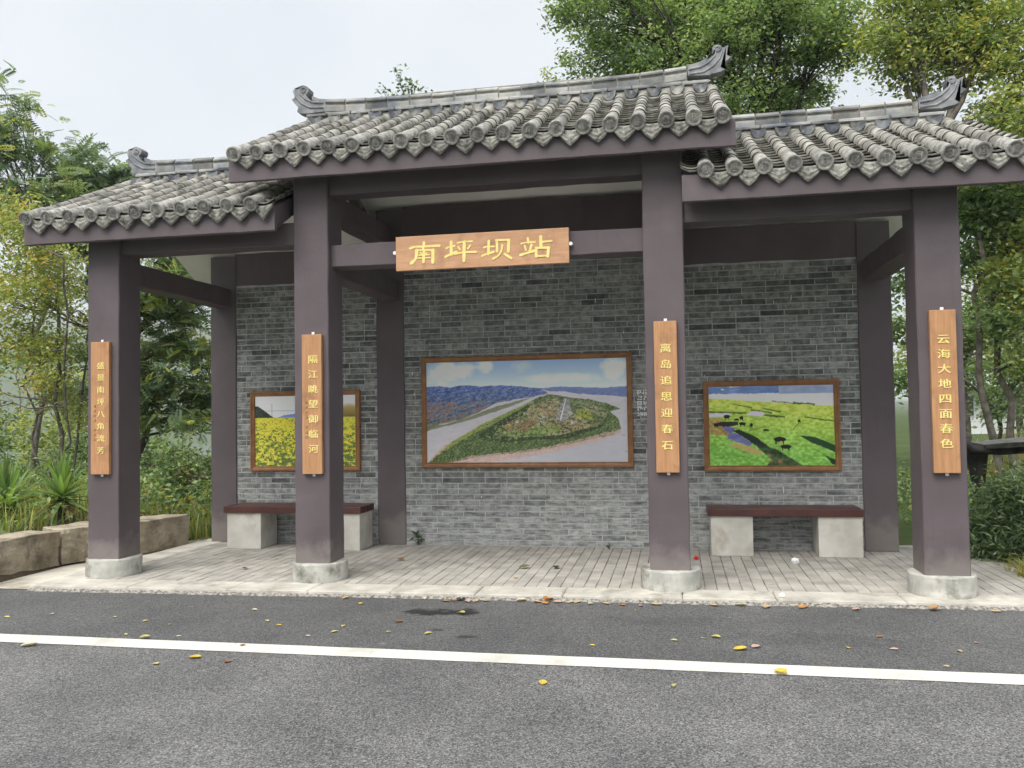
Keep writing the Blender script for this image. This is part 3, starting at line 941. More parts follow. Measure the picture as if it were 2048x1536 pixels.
# ------------------------------------------------------------------ brick walls
BH, BP = 0.053, 0.063
brick_full = [box_mesh('brick', 0.238, 0.05, BH, M_brick, 0.0035, 1, jit=.0012) for _ in range(6)]
PICS = {'left': (-3.985, -2.615, .835, 1.773), 'mid': (-1.873, .503, .868, 2.116), 'right': (1.251, 2.631, .824, 1.777)}
YWALL = 2.172
WLAB = {'left': 'grey brick wall panel behind the left bench and yellow field picture',
        'mid': 'wide grey brick wall panel behind the large aerial picture',
        'right': 'grey brick wall panel behind the right bench and green meadow picture'}
for k, (a, b, top) in {'left': (XB['A'] + W, XB['B'], 3.04), 'mid': (XB['B'] + W, XB['C'], 3.16), 'right': (XB['C'] + W, XB['D'], 3.04)}.items():
    wall = box('brick_wall', a - .01, b + .01, YWALL - .0015, YWALL + .2, -.02, top + .02, M_mortar, None, 0)
    tag(wall, WLAB[k], 'brick wall', 'brick wall panels of the shelter')
    px0, px1, pz0, pz1 = PICS[k]
    todo = []
    nz = int(top / BP) + 1
    for j in range(nz):
        z = 0.006 + j * BP
        if z + .02 > top: break
        x = a + .004 - (random.choice((0.0, .06, .125, .19)))
        while x < b - .02:
            ln = .238 if random.random() > .06 else .115
            x0_, x1_ = max(x, a + .003), min(x + ln, b - .003)
            if x1_ - x0_ > .03:
                hid = x0_ > px0 + .05 and x1_ < px1 - .05 and z > pz0 + .05 and z + BH < pz1 - .05
                if not hid: todo.append(((x0_ + x1_) / 2, z, x1_ - x0_))
            x += ln + .010
    todo_i = todo
    rest = []
    if len(todo) > 298:
        # bricks hidden from the road by the columns and the sign go to the joined rest, then the topmost
        order = sorted(todo, key=lambda q: (q[1] > 2.2, q[1]))
        todo_i, rest = order[:298], order[298:]
    for (x, z, ln) in todo_i:
        inst('brick', random.choice(brick_full), (x, YWALL + .02 + random.uniform(-.002, .002), z), wall,
             (0, random.uniform(-.006, .006), random.uniform(-.008, .008)), (ln / .238, 1, random.uniform(.95, 1.03)))
    if rest:
        bm = bmesh.new()
        for (x, z, ln) in rest:
            r = bmesh.ops.create_cube(bm, size=1)
            j = random.uniform(-.002, .002)
            for v in r['verts']:
                v.co = Vector((x + v.co.x * ln, YWALL + .02 + j + v.co.y * .05, z + (v.co.z + .5) * BH))
        tag(inst('upper_bricks', bm_mesh('upper_bricks', bm, M_brick), (0, 0, 0), wall), kind='stuff')
    if k == 'mid': WALL_MID = wall
    if k == 'right': WALL_R = wall

def flat(name, polys, y, m, parent):
    """thin painted marks on the wall: list of polygons in (x,z)"""
    V, F = [], []
    for q in polys:
        b0 = len(V); n = len(q)
        V += [(a, y, c) for a, c in q] + [(a, y + .006, c) for a, c in q]
        F.append(tuple(b0 + i for i in range(n)))
        F += [(b0 + i, b0 + n + i, b0 + n + (i + 1) % n, b0 + (i + 1) % n) for i in range(n)]
    return put(name, V, F, m, parent)
M_limewash = mat('white_spray_paint', (0.72, 0.73, 0.73), (0.86, 0.86, 0.86), scale=40, rough=0.9, bmp=0)
rect = lambda x, z, w, h: [(x, z), (x + w, z), (x + w, z - h), (x, z - h)]
# stencilled writing that runs on behind the column: what can be made out of it
st = []
sx, s0, pitch = 0.556, 1.700, 0.0585
for row, strokes in enumerate((
    [(0, 0, .012, .048), (.012, 0, .030, .012), (.034, 0, .010, .030), (.012, .022, .030, .010), (.050, .026, .022, .012), (.066, .004, .010, .040), (.088, .018, .012, .030), (.084, 0, .03, .010)],
    [(.012, .004, .012, .016), (.036, .004, .014, .024), (0, .032, .018, .014), (.022, .036, .028, .010), (.074, .004, .014, .022), (.068, .024, .012, .024), (.09, .01, .02, .012)],
    [(0, 0, .012, .048), (.012, 0, .036, .010), (.014, .018, .030, .010), (.020, .034, .026, .010), (.038, .008, .010, .034), (.068, .004, .012, .040), (.084, .016, .026, .012)],
    [(.002, 0, .012, .048), (.014, 0, .034, .014), (.030, .012, .012, .018), (.046, .018, .014, .012), (.070, .016, .014, .028), (.086, .006, .02, .010)],
    [(.004, .004, .010, .012), (.010, .020, .014, .012), (0, .036, .022, .010), (.028, .006, .030, .012), (.034, .022, .028, .018), (.066, .004, .034, .010), (.068, .016, .012, .028), (.084, .020, .02, .020)])):
    for (dx, dz, w, h) in strokes: st.append(rect(sx - row * .0005 + dx, s0 - row * pitch - dz, w, h))
wr = flat('stencilled_writing', st, YWALL - .008, M_limewash, WALL_MID)
wr['label'] = 'white stencilled characters half hidden behind the column'
dr = []
z = 2.98
while z > 2.08:
    h = random.uniform(.012, .05)
    if random.random() > .38: dr.append(rect(-1.776 + random.uniform(-.003, .003), z, .004, h))
    z -= h + random.uniform(.004, .02)
for (x, z, h) in ((.117, 2.72, .05), (-1.99, 1.96, .035), (-1.93, 1.93, .012), (-.35, 3.02, .03), (-1.97, 1.72, .03), (.42, 2.35, .03), (-1.2, .55, .02)):
    dr.append(rect(x, z, .007, h))
flat('paint_drip', dr, YWALL - .008, M_limewash, WALL_MID)
flat('paint_drip', [rect(x, z, .006, h) for x, z, h in ((2.02, 2.92, .03), (2.18, 2.67, .05), (2.0, 2.62, .03), (1.55, 2.55, .03), (2.05, .66, .07), (1.27, 1.85, .02))], YWALL - .008, M_limewash, WALL_R)

# ------------------------------------------------------------------ framed pictures
def poly_mask(U, Vv, pts):
    p = np.array(pts, float); n = len(p)
    ins = np.zeros(U.shape, bool)
    j = n - 1
    for i in range(n):
        xi, yi = p[i]; xj, yj = p[j]
        c = ((yi > Vv) != (yj > Vv)) & (U < (xj - xi) * (Vv - yi) / (yj - yi + 1e-12) + xi)
        ins ^= c
        j = i
    return ins

def C8(*c): return np.array(c, float)
def blend(img, m, c):
    m = np.asarray(m, float)
    if m.ndim == 2: m = m[..., None]
    return img * (1 - m) + np.asarray(c, float) * m

def print_mid(w, h):
    u, v = np.meshgrid(np.linspace(0, 1, w), np.linspace(0, 1, h))
    X = u * 1000; Y = v * 520
    wx = X + 9 * (fbm(X / 22, Y / 22, 4, 1) - .5); wy = Y + 7 * (fbm(X / 22, Y / 22, 4, 2) - .5)
    q = lambda pts: [((x - 62) / 1885 * 1000, (y - (128 - 53 * (x - 58) / 1882)) / (1050 - (128 - 53 * (x - 58) / 1882)) * 520) for x, y in pts]
    g = np.clip(Y / 170, 0, 1)[..., None]
    img = C8(148, 182, 238) * (1 - g) + C8(232, 236, 247) * g
    for (cx_, cy_, rx, ry, s) in ((150, 45, 110, 55, 1), (300, 25, 45, 40, .8), (945, 55, 70, 70, .9), (480, 30, 60, 30, .35), (700, 95, 220, 28, .5), (60, 60, 80, 70, .7)):
        d = ((X - cx_) / rx) ** 2 + ((Y - cy_) / ry) ** 2 + 1.6 * (fbm(X / 40, Y / 30, 5, 4) - .5)
        img = blend(img, np.clip(1.1 - d, 0, 1) * s, C8(248, 247, 247))
    n1 = fbm(X / 9, Y / 5, 4, 5); n2 = fbm(X / 30, Y / 12, 4, 6); sp = RNG.random(X.shape)
    img = blend(img, Y > 158, C8(204, 200, 208) + (n2[..., None] - .5) * 18)
    low = np.clip((Y - 330) / 190, 0, 1) * np.clip((X - 300) / 500, 0, 1)
    img = blend(img, low * .6, C8(168, 172, 182))
    far = poly_mask(wx, wy, q([(1130, 365), (1300, 348), (1500, 352), (1700, 360), (1960, 345), (1960, 445), (1720, 428), (1500, 412), (1380, 392), (1230, 388)]))
    img = blend(img, far * .85, C8(98, 116, 172) + (n1[..., None] - .5) * 40)
    hl = poly_mask(wx, wy, q([(50, 358), (180, 343), (300, 356), (400, 335), (600, 345), (800, 335), (1000, 348), (1150, 365), (1232, 408), (1100, 440), (900, 472), (740, 500), (560, 590), (400, 650), (200, 690), (50, 760)]))
    t = np.clip((Y - 130) / 200, 0, 1)[..., None]
    sh0 = (fbm(X / 26 + .2, Y / 9 + .12, 5, 21) - fbm(X / 26, Y / 9, 5, 21))[..., None]
    hc = C8(92, 112, 176) * (1 - t) + C8(96, 108, 112) * t + (n1[..., None] - .5) * 50 + sh0 * 200
    img = blend(img, hl, hc)
    br = hl & (n2 + .25 * (n1 - .5) > .50) & (Y > 205)
    img = blend(img, br * .55, C8(178, 134, 112) + (sp[..., None] - .5) * 60)
    img = blend(img, (hl & (np.abs(n2 - .42) < .025)) * .5, C8(170, 180, 170))
    bank = poly_mask(wx, wy, q([(50, 720), (250, 690), (500, 620), (700, 540), (900, 490), (1100, 440), (900, 520), (600, 620), (400, 680), (200, 720), (50, 765)]))
    img = blend(img, bank * .8, C8(118, 128, 92) + (n1[..., None] - .5) * 50)
    isl = [(70, 1050), (230, 900), (420, 800), (600, 700), (760, 622), (900, 562), (1050, 492), (1150, 442), (1250, 415), (1400, 445), (1600, 468), (1760, 500), (1885, 555), (1790, 580), (1860, 640), (1893, 740), (1800, 800), (1600, 836), (1400, 885), (1200, 925), (1000, 955), (760, 975), (500, 1005), (300, 1045)]
    im = poly_mask(wx, wy, q(isl))
    sh = (fbm(X / 11 + .22, Y / 6 + .1, 4, 31) - fbm(X / 11, Y / 6, 4, 31))[..., None]
    gcol = C8(108, 126, 80) + (n1[..., None] - .5) * 90 + (n2[..., None] - .5) * 60 + sh * 260
    img = blend(img, im, gcol)
    # patchwork of plots, skewed towards the far end of the island
    pxx = (X + (Y - 300) * .55 + 14 * (n2 - .5)) / (20 + 18 * np.clip((Y - 160) / 200, 0, 1)); pyy = (wy + X * .10) / (7 + 9 * np.clip((Y - 160) / 200, 0, 1))
    ci = (np.floor(pxx).astype(np.int64) * 7919 + np.floor(pyy).astype(np.int64) * 104729) % 997 / 997.0
    pal = np.array([(188, 150, 120), (206, 190, 158), (132, 152, 92), (160, 172, 104), (112, 128, 84), (178, 166, 132), (92, 108, 70), (196, 172, 140)], float)
    plots = pal[(ci * len(pal)).astype(int) % len(pal)] + (n1[..., None] - .5) * 60 + sh * 160
    inner = poly_mask(wx, wy, q([(620, 800), (760, 690), (900, 620), (1080, 520), (1250, 455), (1450, 470), (1650, 500), (1780, 560), (1740, 650), (1600, 730), (1350, 790), (1000, 830), (760, 850)]))
    img = blend(img, inner * .62, plots + 30)
    hedge = inner & ((pxx % 1 < .13) | (pyy % 1 < .16)) & (n1 > .42)
    img = blend(img, hedge * .75, C8(58, 72, 50) + (n1[..., None] - .5) * 40)
    sand = poly_mask(wx, wy, q([(200, 1060), (500, 985), (760, 960), (1000, 935), (1200, 905), (1500, 838), (1893, 735), (1870, 790), (1640, 860), (1450, 905), (1250, 955), (900, 1015), (600, 1055)]))
    img = blend(img, sand * .85, C8(208, 178, 168) + (n1[..., None] - .5) * 50)
    lbank = poly_mask(wx, wy, q([(70, 1050), (230, 895), (600, 690), (900, 555), (1080, 480), (1090, 495), (930, 580), (640, 720), (420, 830), (250, 930)]))
    img = blend(img, lbank * .75, C8(178, 186, 108) + (n1[..., None] - .5) * 50)
    edge = poly_mask(wx, wy, q([(70, 1040), (230, 890), (330, 850), (240, 915), (110, 1035)]))
    img = blend(img, edge * .8, C8(214, 184, 168))
    fields = (([(790, 690), (900, 640), (1120, 640), (1060, 700), (960, 750), (830, 760)], (188, 146, 116)), ([(1060, 520), (1280, 500), (1300, 560), (1270, 610), (1030, 610)], (198, 176, 138)),
              ([(1000, 690), (1130, 645), (1090, 740), (940, 770)], (176, 128, 100)), ([(1480, 560), (1595, 553), (1650, 655), (1495, 652)], (220, 216, 92)),
              ([(1090, 700), (1330, 700), (1340, 760), (1150, 790), (980, 780)], (150, 176, 84)), ([(780, 680), (830, 650), (880, 700), (800, 720)], (206, 182, 150)), ([(1420, 690), (1700, 680), (1640, 720), (1450, 730)], (196, 164, 120)),
              ([(1420, 460), (1600, 475), (1760, 520), (1600, 540), (1450, 520)], (142, 154, 112)))
    for pts, c in fields:
        img = blend(img, poly_mask(wx, wy, q(pts)) * .55, C8(*c) + (n1[..., None] - .5) * 50 + sh * 150)
    tr = poly_mask(wx, wy, q([(560, 790), (720, 690), (1030, 520), (1060, 520), (1010, 600), (780, 720), (700, 800), (1000, 815), (1300, 800), (1560, 740), (1720, 700), (1700, 730), (1400, 830), (1100, 840), (820, 860), (600, 840)]))
    img = blend(img, (tr & (n1 > .40)) * .85, C8(56, 68, 46) + (sp[..., None] - .5) * 34)
    img = blend(img, (im & (n1 + .3 * (sp - .5) > .60) & (Y > 180)) * .75, C8(58, 72, 48) + (sp[..., None] - .5) * 40)
    town = poly_mask(X, Y, q([(1345, 500), (1375, 450), (1420, 455), (1440, 600), (1400, 640), (1360, 670), (1285, 655)]))
    img = blend(img, town * np.where(sp > .3, .8, .1), np.where(sp[..., None] > .72, C8(226, 222, 230), np.where(sp[..., None] > .5, C8(150, 146, 176), C8(104, 104, 138))))
    img = blend(img, poly_mask(X, Y, q([(1384, 460), (1392, 460), (1344, 660), (1328, 660)])), C8(226, 220, 226))
    for (bx, by, r) in ((930, 675, 14), (980, 665, 10), (1180, 635, 12), (1075, 725, 9), (1450, 680, 16), (1000, 600, 9), (1430, 590, 14), (1240, 540, 8)):
        p = q([(bx, by)])[0]
        img = blend(img, ((np.abs(X - p[0]) < r * .55) & (np.abs(Y - p[1]) < r * .4) & (sp > .35)), C8(214, 214, 222))
    for xx in (1208, 1520):
        a = q([(xx, 345), (xx, 430)])
        img = blend(img, (np.abs(X - a[0][0]) < 1.3) & (Y > a[0][1]) & (Y < a[1][1]), C8(176, 150, 160))
    for (bx, by) in ((1905, 800), (1930, 950)):
        p = q([(bx, by)])[0]
        img = blend(img, ((np.abs(X - p[0]) < 6) & (np.abs(Y - p[1] - (X - p[0]) * .3) < 1.6)), C8(130, 136, 150))
    return img

def print_left(w, h):
    u, v = np.meshgrid(np.linspace(0, 1, w), np.linspace(0, 1, h))
    X = u * 1700; Y = v * 1165
    img = np.zeros((h, w, 3)) + C8(224, 226, 240)
    n = fbm(X / 160, Y / 110, 4, 2)
    img = blend(img, np.clip((n - .4) * 2, 0, 1) * .5, C8(238, 236, 242))
    img = blend(img, ((Y > 246) & (Y < 252) & (X > 175)), C8(150, 160, 190))
    img = blend(img, (np.abs(X - 291) < 4) & (Y > 130) & (Y < 370), C8(120, 122, 140))
    img = blend(img, (np.abs(X - 900) < 4) & (Y > 130) & (Y < 370), C8(140, 142, 156))
    img = blend(img, poly_mask(X, Y + 14 * (n - .5), [(390, 360), (500, 322), (680, 302), (900, 310), (1150, 290), (1500, 330), (1700, 320), (1700, 372), (390, 372)]), C8(104, 128, 196) + (Y[..., None] - 300) * .4)
    nh = fbm(X / 30, Y / 30, 4, 9)
    img = blend(img, poly_mask(X, Y, [(-5, 165), (55, 168), (150, 232), (240, 300), (330, 366), (-5, 378)]), C8(52, 62, 50) + (nh[..., None] - .5) * 50)
    rt = np.clip(1.4 - ((X - 1600) / 190) ** 2 - ((Y - 270) / 120) ** 2, 0, 1)
    img = blend(img, rt * .9 * (Y < 370), C8(172, 150, 84) - (Y[..., None] - 200) * .35)
    dep = np.clip((Y - 362) / 800, 0, 1)
    s = 10 + 40 * dep
    fa, fb, fc = fbm(X / 15, Y / 9, 3, 3), fbm(X / 27, Y / 19, 3, 4), fbm(X / 44, Y / 34, 3, 5)
    ka, kc = np.clip(1 - dep * 3, 0, 1), np.clip((dep - .35) * 2, 0, 1)
    f1 = fa * ka + (1 - ka) * (fb * (1 - kc) + fc * kc)
    f2 = fbm(X / 130, Y / 90, 3, 6)
    grain = RNG.random(X.shape)
    th_ = .30 + .30 * dep ** .7 + .18 * (f2 - .5)
    yel = C8(240, 216, 70) + (grain[..., None] - .5) * 44
    grn = C8(96, 116, 58) + (grain[..., None] - .5) * 70
    k = np.clip((f1 + .22 * (grain - .5) - th_) * 7 + .5, 0, 1)
    fl = grn * (1 - k[..., None]) + yel * k[..., None]
    pale = ((f1 > .66) & (grain > .55) & (dep > .3))
    fl = blend(fl, pale * .5, C8(240, 232, 140))
    return blend(img, Y > 362, fl)

def print_right(w, h):
    u, v = np.meshgrid(np.linspace(0, 1, w), np.linspace(0, 1, h))
    X = u * 1760; Y = v * 1100
    n1 = fbm(X / 40, Y / 22, 4, 1); n2 = fbm(X / 180, Y / 50, 4, 2); n3 = fbm(X / 90, Y / 60, 4, 7)
    g_ = RNG.random(X.shape)
    wx = X + 26 * (n3 - .5); wy = Y + 22 * (n1 - .5)
    img = np.zeros((h, w, 3)) + C8(232, 230, 240)
    img = blend(img, (wy < 105) & (n2 + Y / 400 - .1 * (X < 480) > .34), C8(110, 140, 196) + (n2[..., None] - .5) * 70)
    img = blend(img, (X > 1000) & (Y < 115), C8(158, 172, 204) + (n3[..., None] - .5) * 50)
    top = 165 + X * .075
    t = np.clip((Y - top) / 700, 0, 1)[..., None]
    gr = C8(206, 222, 92) * (1 - t) + C8(126, 182, 80) * t + (n1[..., None] - .5) * 90 + (n3[..., None] - .5) * 40
    img = blend(img, wy > top, gr)
    for (x0, y0, x1, y1, hw, s) in ((0, 350, 540, 375, 10, .8), (350, 250, 620, 300, 9, .6), (600, 330, 900, 380, 12, .7), (780, 320, 1020, 360, 9, .7), (780, 400, 1080, 440, 14, .8), (1200, 240, 1500, 270, 10, .8), (1350, 440, 1760, 500, 9, .7), (900, 215, 1300, 262, 7, .7), (560, 620, 800, 560, 8, .4)):
        d = np.abs(wy - (y0 + (y1 - y0) * (X - x0) / (x1 - x0)))
        img = blend(img, ((X > x0) & (X < x1)) * np.clip(1.4 - d / hw, 0, 1) * s, C8(34, 62, 30))
    img = blend(img, poly_mask(wx, wy, [(0, 375), (280, 372), (330, 400), (150, 420), (0, 425)]), C8(214, 208, 228))
    img = blend(img, poly_mask(wx, wy, [(530, 400), (600, 362), (760, 355), (800, 390), (760, 425)]), C8(216, 210, 230))
    img = blend(img, poly_mask(wx, wy, [(0, 440), (180, 440), (330, 560), (270, 690), (120, 680), (0, 640)]) * .7, C8(176, 124, 84) + (n1[..., None] - .5) * 80)
    img = blend(img, poly_mask(wx, wy, [(30, 520), (180, 490), (420, 490), (420, 545), (200, 560)]), C8(42, 40, 34))
    img = blend(img, poly_mask(wx, wy, [(180, 560), (300, 555), (390, 580), (330, 640), (430, 670), (620, 790), (560, 830), (400, 770), (260, 720), (280, 650)]), C8(118, 118, 176) + (n2[..., None] - .5) * 60)
    img = blend(img, poly_mask(wx, wy, [(330, 615), (420, 595), (640, 690), (800, 800), (880, 870), (700, 850), (520, 720)]) * .95, C8(22, 38, 30))
    img = blend(img, poly_mask(wx, wy, [(280, 780), (420, 800), (620, 850), (760, 920), (700, 950), (520, 900), (330, 830)]) * .75, C8(206, 156, 108))
    img = blend(img, poly_mask(wx, wy, [(1270, 690), (1480, 710), (1780, 830), (1780, 930), (1600, 850), (1400, 770)]) * .9, C8(24, 56, 40))
    img = blend(img, poly_mask(wx, wy, [(1600, 960), (1780, 1030), (1780, 1110), (1700, 1060)]) * .9, C8(22, 44, 36))
    img = blend(img, poly_mask(wx, wy, [(640, 800), (800, 830), (960, 880), (1120, 980), (1340, 1110), (800, 1110), (880, 1010), (740, 900)]) * np.clip(n1 * 1.6 + .1, 0, 1) * .85, C8(44, 54, 46) + (n3[..., None] - .5) * 120)
    for (cx_, cy_, r) in ((840, 960, 26), (1000, 1040, 30), (880, 1030, 24)):
        img = blend(img, ((X - cx_) ** 2 + (Y - cy_) ** 2 < r * r) & (g_ > .3), C8(160, 110, 84))
    for (cx_, cy_, a, b) in ((262, 420, 46, 26), (470, 440, 28, 24), (400, 462, 40, 14), (110, 540, 36, 22), (480, 520, 48, 22), (600, 540, 22, 28), (810, 610, 44, 16), (1000, 740, 90, 34), (1080, 840, 76, 30), (1280, 490, 20, 20)):
        body = ((wx - cx_) / a) ** 2 + ((Y - cy_) / b) ** 2 < 1
        img = blend(img, body, C8(26, 24, 22))
        for s in (-.6, .55):
            img = blend(img, (np.abs(X - cx_ - s * a) < max(4, a * .1)) & (Y > cy_) & (Y < cy_ + b * 1.9), C8(30, 28, 24))
    img = blend(img, (np.abs(X - 1015) < 12) & (np.abs(Y - 785) < 24), C8(206, 160, 120))
    img = blend(img, poly_mask(X, Y, [(1270, 510), (1180, 610), (1190, 615), (1285, 515)]) * .7, C8(60, 100, 50))
    return img

def framed(name, key, fn, w, h, label):
    x0, x1, z0, z1 = PICS[key]
    rt = root('framed_picture', ((x0 + x1) / 2, YWALL, z0), label, 'picture', 'framed pictures on the shelter wall')
    fw = .058
    prof = [(0, 0), (0, -.036), (.008, -.044), (.020, -.044), (.026, -.036), (.044, -.030), (.050, -.034), (fw, -.026), (fw, 0)]
    V, F = [], []
    for (cx_, cz_, dx, dz) in ((x0, z0, 1, 1), (x1, z0, -1, 1), (x1, z1, -1, -1), (x0, z1, 1, -1)):
        for a, y in prof: V.append((cx_ + dx * a, YWALL + y - .004, cz_ + dz * a))
    n = len(prof)
    for c in range(4):
        for k in range(n - 1): F.append((c * n + k, ((c + 1) % 4) * n + k, ((c + 1) % 4) * n + k + 1, c * n + k + 1))
    put('frame', V, F, M_frame, rt)
    img = np.clip(fn(w, h), 0, 255) / 255
    l3 = np.where(img <= .04045, img / 12.92, ((img + .055) / 1.055) ** 2.4) * 1.2
    l3 = np.minimum(l3, .9)
    gx, gz = np.meshgrid(np.linspace(x0 + fw - .004, x1 - fw + .004, w), np.linspace(z1 - fw + .004, z0 + fw - .004, h))
    V = np.stack([gx.ravel(), np.full(gx.size, YWALL - .024), gz.ravel()], 1)
    ii = np.arange(w * h).reshape(h, w)
    F = np.stack([ii[1:, :-1].ravel(), ii[1:, 1:].ravel(), ii[:-1, 1:].ravel(), ii[:-1, :-1].ravel()], 1)
    tint = np.concatenate([l3.reshape(-1, 3), np.ones((w * h, 1))], 1)
    put('photo_print', V, F, M_print, rt, False, tint)
    return rt
framed('p', 'left', print_left, 250, 170, 'framed photo of a yellow rapeseed field behind the left bench')
framed('p', 'mid', print_mid, 420, 215, 'large framed aerial photo of a river island on the middle wall')
framed('p', 'right', print_right, 260, 175, 'framed photo of cattle on a green meadow above the right bench')

# ------------------------------------------------------------------ name board and couplet boards
def ribbon(pts, w, y0, y1):
    P = np.array(pts, float)
    if len(P) > 2:                              # smooth the bends
        t = np.linspace(0, len(P) - 1, 4 * (len(P) - 1) + 1)
        Q = np.stack([np.interp(t, range(len(P)), P[:, i]) for i in (0, 1)], 1)
        for _ in range(2): Q[1:-1] = (Q[:-2] + 2 * Q[1:-1] + Q[2:]) / 4
        P = Q
    T = np.gradient(P, axis=0); T /= np.linalg.norm(T, axis=1)[:, None]
    Nn = np.stack([-T[:, 1], T[:, 0]], 1)
    n = len(P)
    wt = np.array([1.0 + .14 * math.cos(2 * math.pi * i / max(1, n - 1)) for i in range(n)]) * w / 2
    left = P + Nn * wt[:, None]; right = P - Nn * wt[:, None]
    a1 = math.atan2(Nn[-1][1], Nn[-1][0]); a0 = math.atan2(-Nn[0][1], -Nn[0][0])
    capE = [P[-1] + wt[-1] * np.array([math.cos(a1 - math.pi * k / 5), math.sin(a1 - math.pi * k / 5)]) for k in range(1, 5)]
    capS = [P[0] + wt[0] * np.array([math.cos(a0 - math.pi * k / 5), math.sin(a0 - math.pi * k / 5)]) for k in range(1, 5)]
    out = list(left) + capE + list(right[::-1]) + capS
    m = len(out)
    V = [(p[0], y0, p[1]) for p in out] + [(p[0], y1, p[1]) for p in out]
    F = [tuple(range(m))] + [((i + 1) % m, i, m + i, m + (i + 1) % m) for i in range(m)]
    return V, F

NAME = [
[([(0.2612, 0.2409), (0.2547, 0.1918)], 0.0212), ([(0.1331, 0.1952), (0.1707, 0.2077), (0.2783, 0.2052), (0.4025, 0.2058)], 0.0195), ([(0.1945, 0.1749), (0.1885, 0.1133), (0.1753, 0.0893), (0.1438, 0.0647)], 0.0269), ([(0.1862, 0.1729), (0.2526, 0.1771), (0.3475, 0.1681)], 0.0147), ([(0.3434, 0.1683), (0.3402, 0.0616)], 0.0252), ([(0.2254, 0.1565), (0.2414, 0.1382)], 0.009), ([(0.2867, 0.1553), (0.2728, 0.1363)], 0.009), ([(0.2138, 0.13), (0.3091, 0.1309)], 0.0106), ([(0.2048, 0.1049), (0.3166, 0.1033)], 0.0106), ([(0.2607, 0.1709), (0.2558, 0.0665)], 0.022)],
[([(0.4638, 0.1791), (0.4931, 0.1913), (0.5389, 0.1975)], 0.0155), ([(0.5092, 0.2321), (0.5077, 0.1232)], 0.0236), ([(0.4558, 0.1041), (0.4911, 0.1201), (0.5538, 0.1426)], 0.0204), ([(0.5668, 0.2203), (0.6101, 0.2283), (0.697, 0.2279)], 0.0147), ([(0.5717, 0.1873), (0.5875, 0.1619)], 0.013), ([(0.6795, 0.1931), (0.658, 0.1658)], 0.013), ([(0.5426, 0.1253), (0.6075, 0.1353), (0.7317, 0.1337)], 0.0171), ([(0.6283, 0.2264), (0.6219, 0.0618)], 0.0252)],
[([(0.8005, 0.1671), (0.8239, 0.1762), (0.8901, 0.1731)], 0.0138), ([(0.8459, 0.2236), (0.8403, 0.1078)], 0.0204), ([(0.787, 0.0963), (0.8221, 0.1089), (0.8888, 0.1245)], 0.0187), ([(0.9171, 0.2249), (0.9187, 0.1276)], 0.0187), ([(0.9122, 0.2261), (1.0238, 0.2217)], 0.0163), ([(1.023, 0.2217), (1.0171, 0.1219)], 0.022), ([(0.9648, 0.18), (0.9595, 0.1333), (0.9292, 0.0865), (0.8814, 0.0657)], 0.0171), ([(0.9843, 0.1019), (1.0429, 0.0614)], 0.0187)],
[([(1.1895, 0.227), (1.1927, 0.1881)], 0.0171), ([(1.1321, 0.1829), (1.1721, 0.1926), (1.2508, 0.1919)], 0.0138), ([(1.1615, 0.165), (1.1705, 0.1275)], 0.0138), ([(1.2213, 0.1696), (1.2034, 0.1151)], 0.0171), ([(1.1231, 0.0851), (1.1698, 0.0969), (1.2448, 0.1167)], 0.0204), ([(1.3015, 0.2362), (1.3034, 0.1414)], 0.0236), ([(1.3087, 0.1885), (1.3957, 0.1929)], 0.0147), ([(1.262, 0.1398), (1.2602, 0.0653)], 0.0204), ([(1.2578, 0.1393), (1.3737, 0.1366)], 0.0163), ([(1.3687, 0.1368), (1.3604, 0.062)], 0.022), ([(1.2602, 0.0685), (1.3597, 0.0677)], 0.0122)]]
sg = root('name_sign', (-0.67, 0.05, 2.745), 'wide wooden name board with four yellow characters on the tie beam', 'sign')
SX, SZ, SY = -1.443, 2.745, 0.022
box('board', SX, SX + 1.543, SY, SY + .045, SZ, SZ + .303, M_sign, sg, .004, 2)
for ch in NAME:
    V, F = [], []
    for i, (pts, w) in enumerate(ch):
        v, f = ribbon(pts, w, -.0025 - .0004 * i, .002)
        b0 = len(V)
        V += [(SX + a, SY + b, SZ + c) for a, b, c in v]
        F += [tuple(b0 + q for q in p) for p in f]
    put('character', V, F, M_gold, sg)
for x in (SX - .014, SX + 1.557):
    V, F = tube([(x, .03, SZ + .165), (x, .08, SZ + .165)], [.016, .016], 10)
    put('fixing', V, F, M_white, sg)

def glyph(ch, cx_, y, cz_, w, h, m, parent, bold=.014):
    cu = bpy.data.curves.new('character', 'FONT')
    cu.body = ch
    cu.size = 1.0
    cu.extrude = 0.02
    cu.resolution_u = 2
    tmp = bpy.data.objects.new('character', cu)
    COL.objects.link(tmp)
    dg = bpy.context.evaluated_depsgraph_get()
    me = bpy.data.meshes.new_from_object(tmp.evaluated_get(dg))
    bpy.data.objects.remove(tmp)
    bpy.data.curves.remove(cu)
    co = np.empty(len(me.vertices) * 3, np.float32); me.vertices.foreach_get('co', co)
    co = co.reshape(-1, 3)
    mid = np.array([0.5, 0.37, 0]); 
    co = co - mid
    out = np.stack([co[:, 0] * w, -co[:, 2] * .1, co[:, 1] * h], 1).astype(np.float32)
    fs = [tuple(p.vertices) for p in me.polygons]
    k = len(out)
    V2 = np.concatenate([out + np.array([bx_, by_, bz_]) for bx_, by_, bz_ in ((-bold * w, 0, 0), (bold * w, -.0004, 0), (0, -.0008, bold * h * .6))])
    F2 = [tuple(i * k + q for q in f) for i in range(3) for f in fs]
    bpy.data.meshes.remove(me)
    me = mesh_np('character', V2, F2, None)
    me.materials.clear(); me.materials.append(m)
    me.update(); me.name = 'character'
    o = bpy.data.objects.new('character', me)
    return link(o, (cx_, y, cz_), parent)

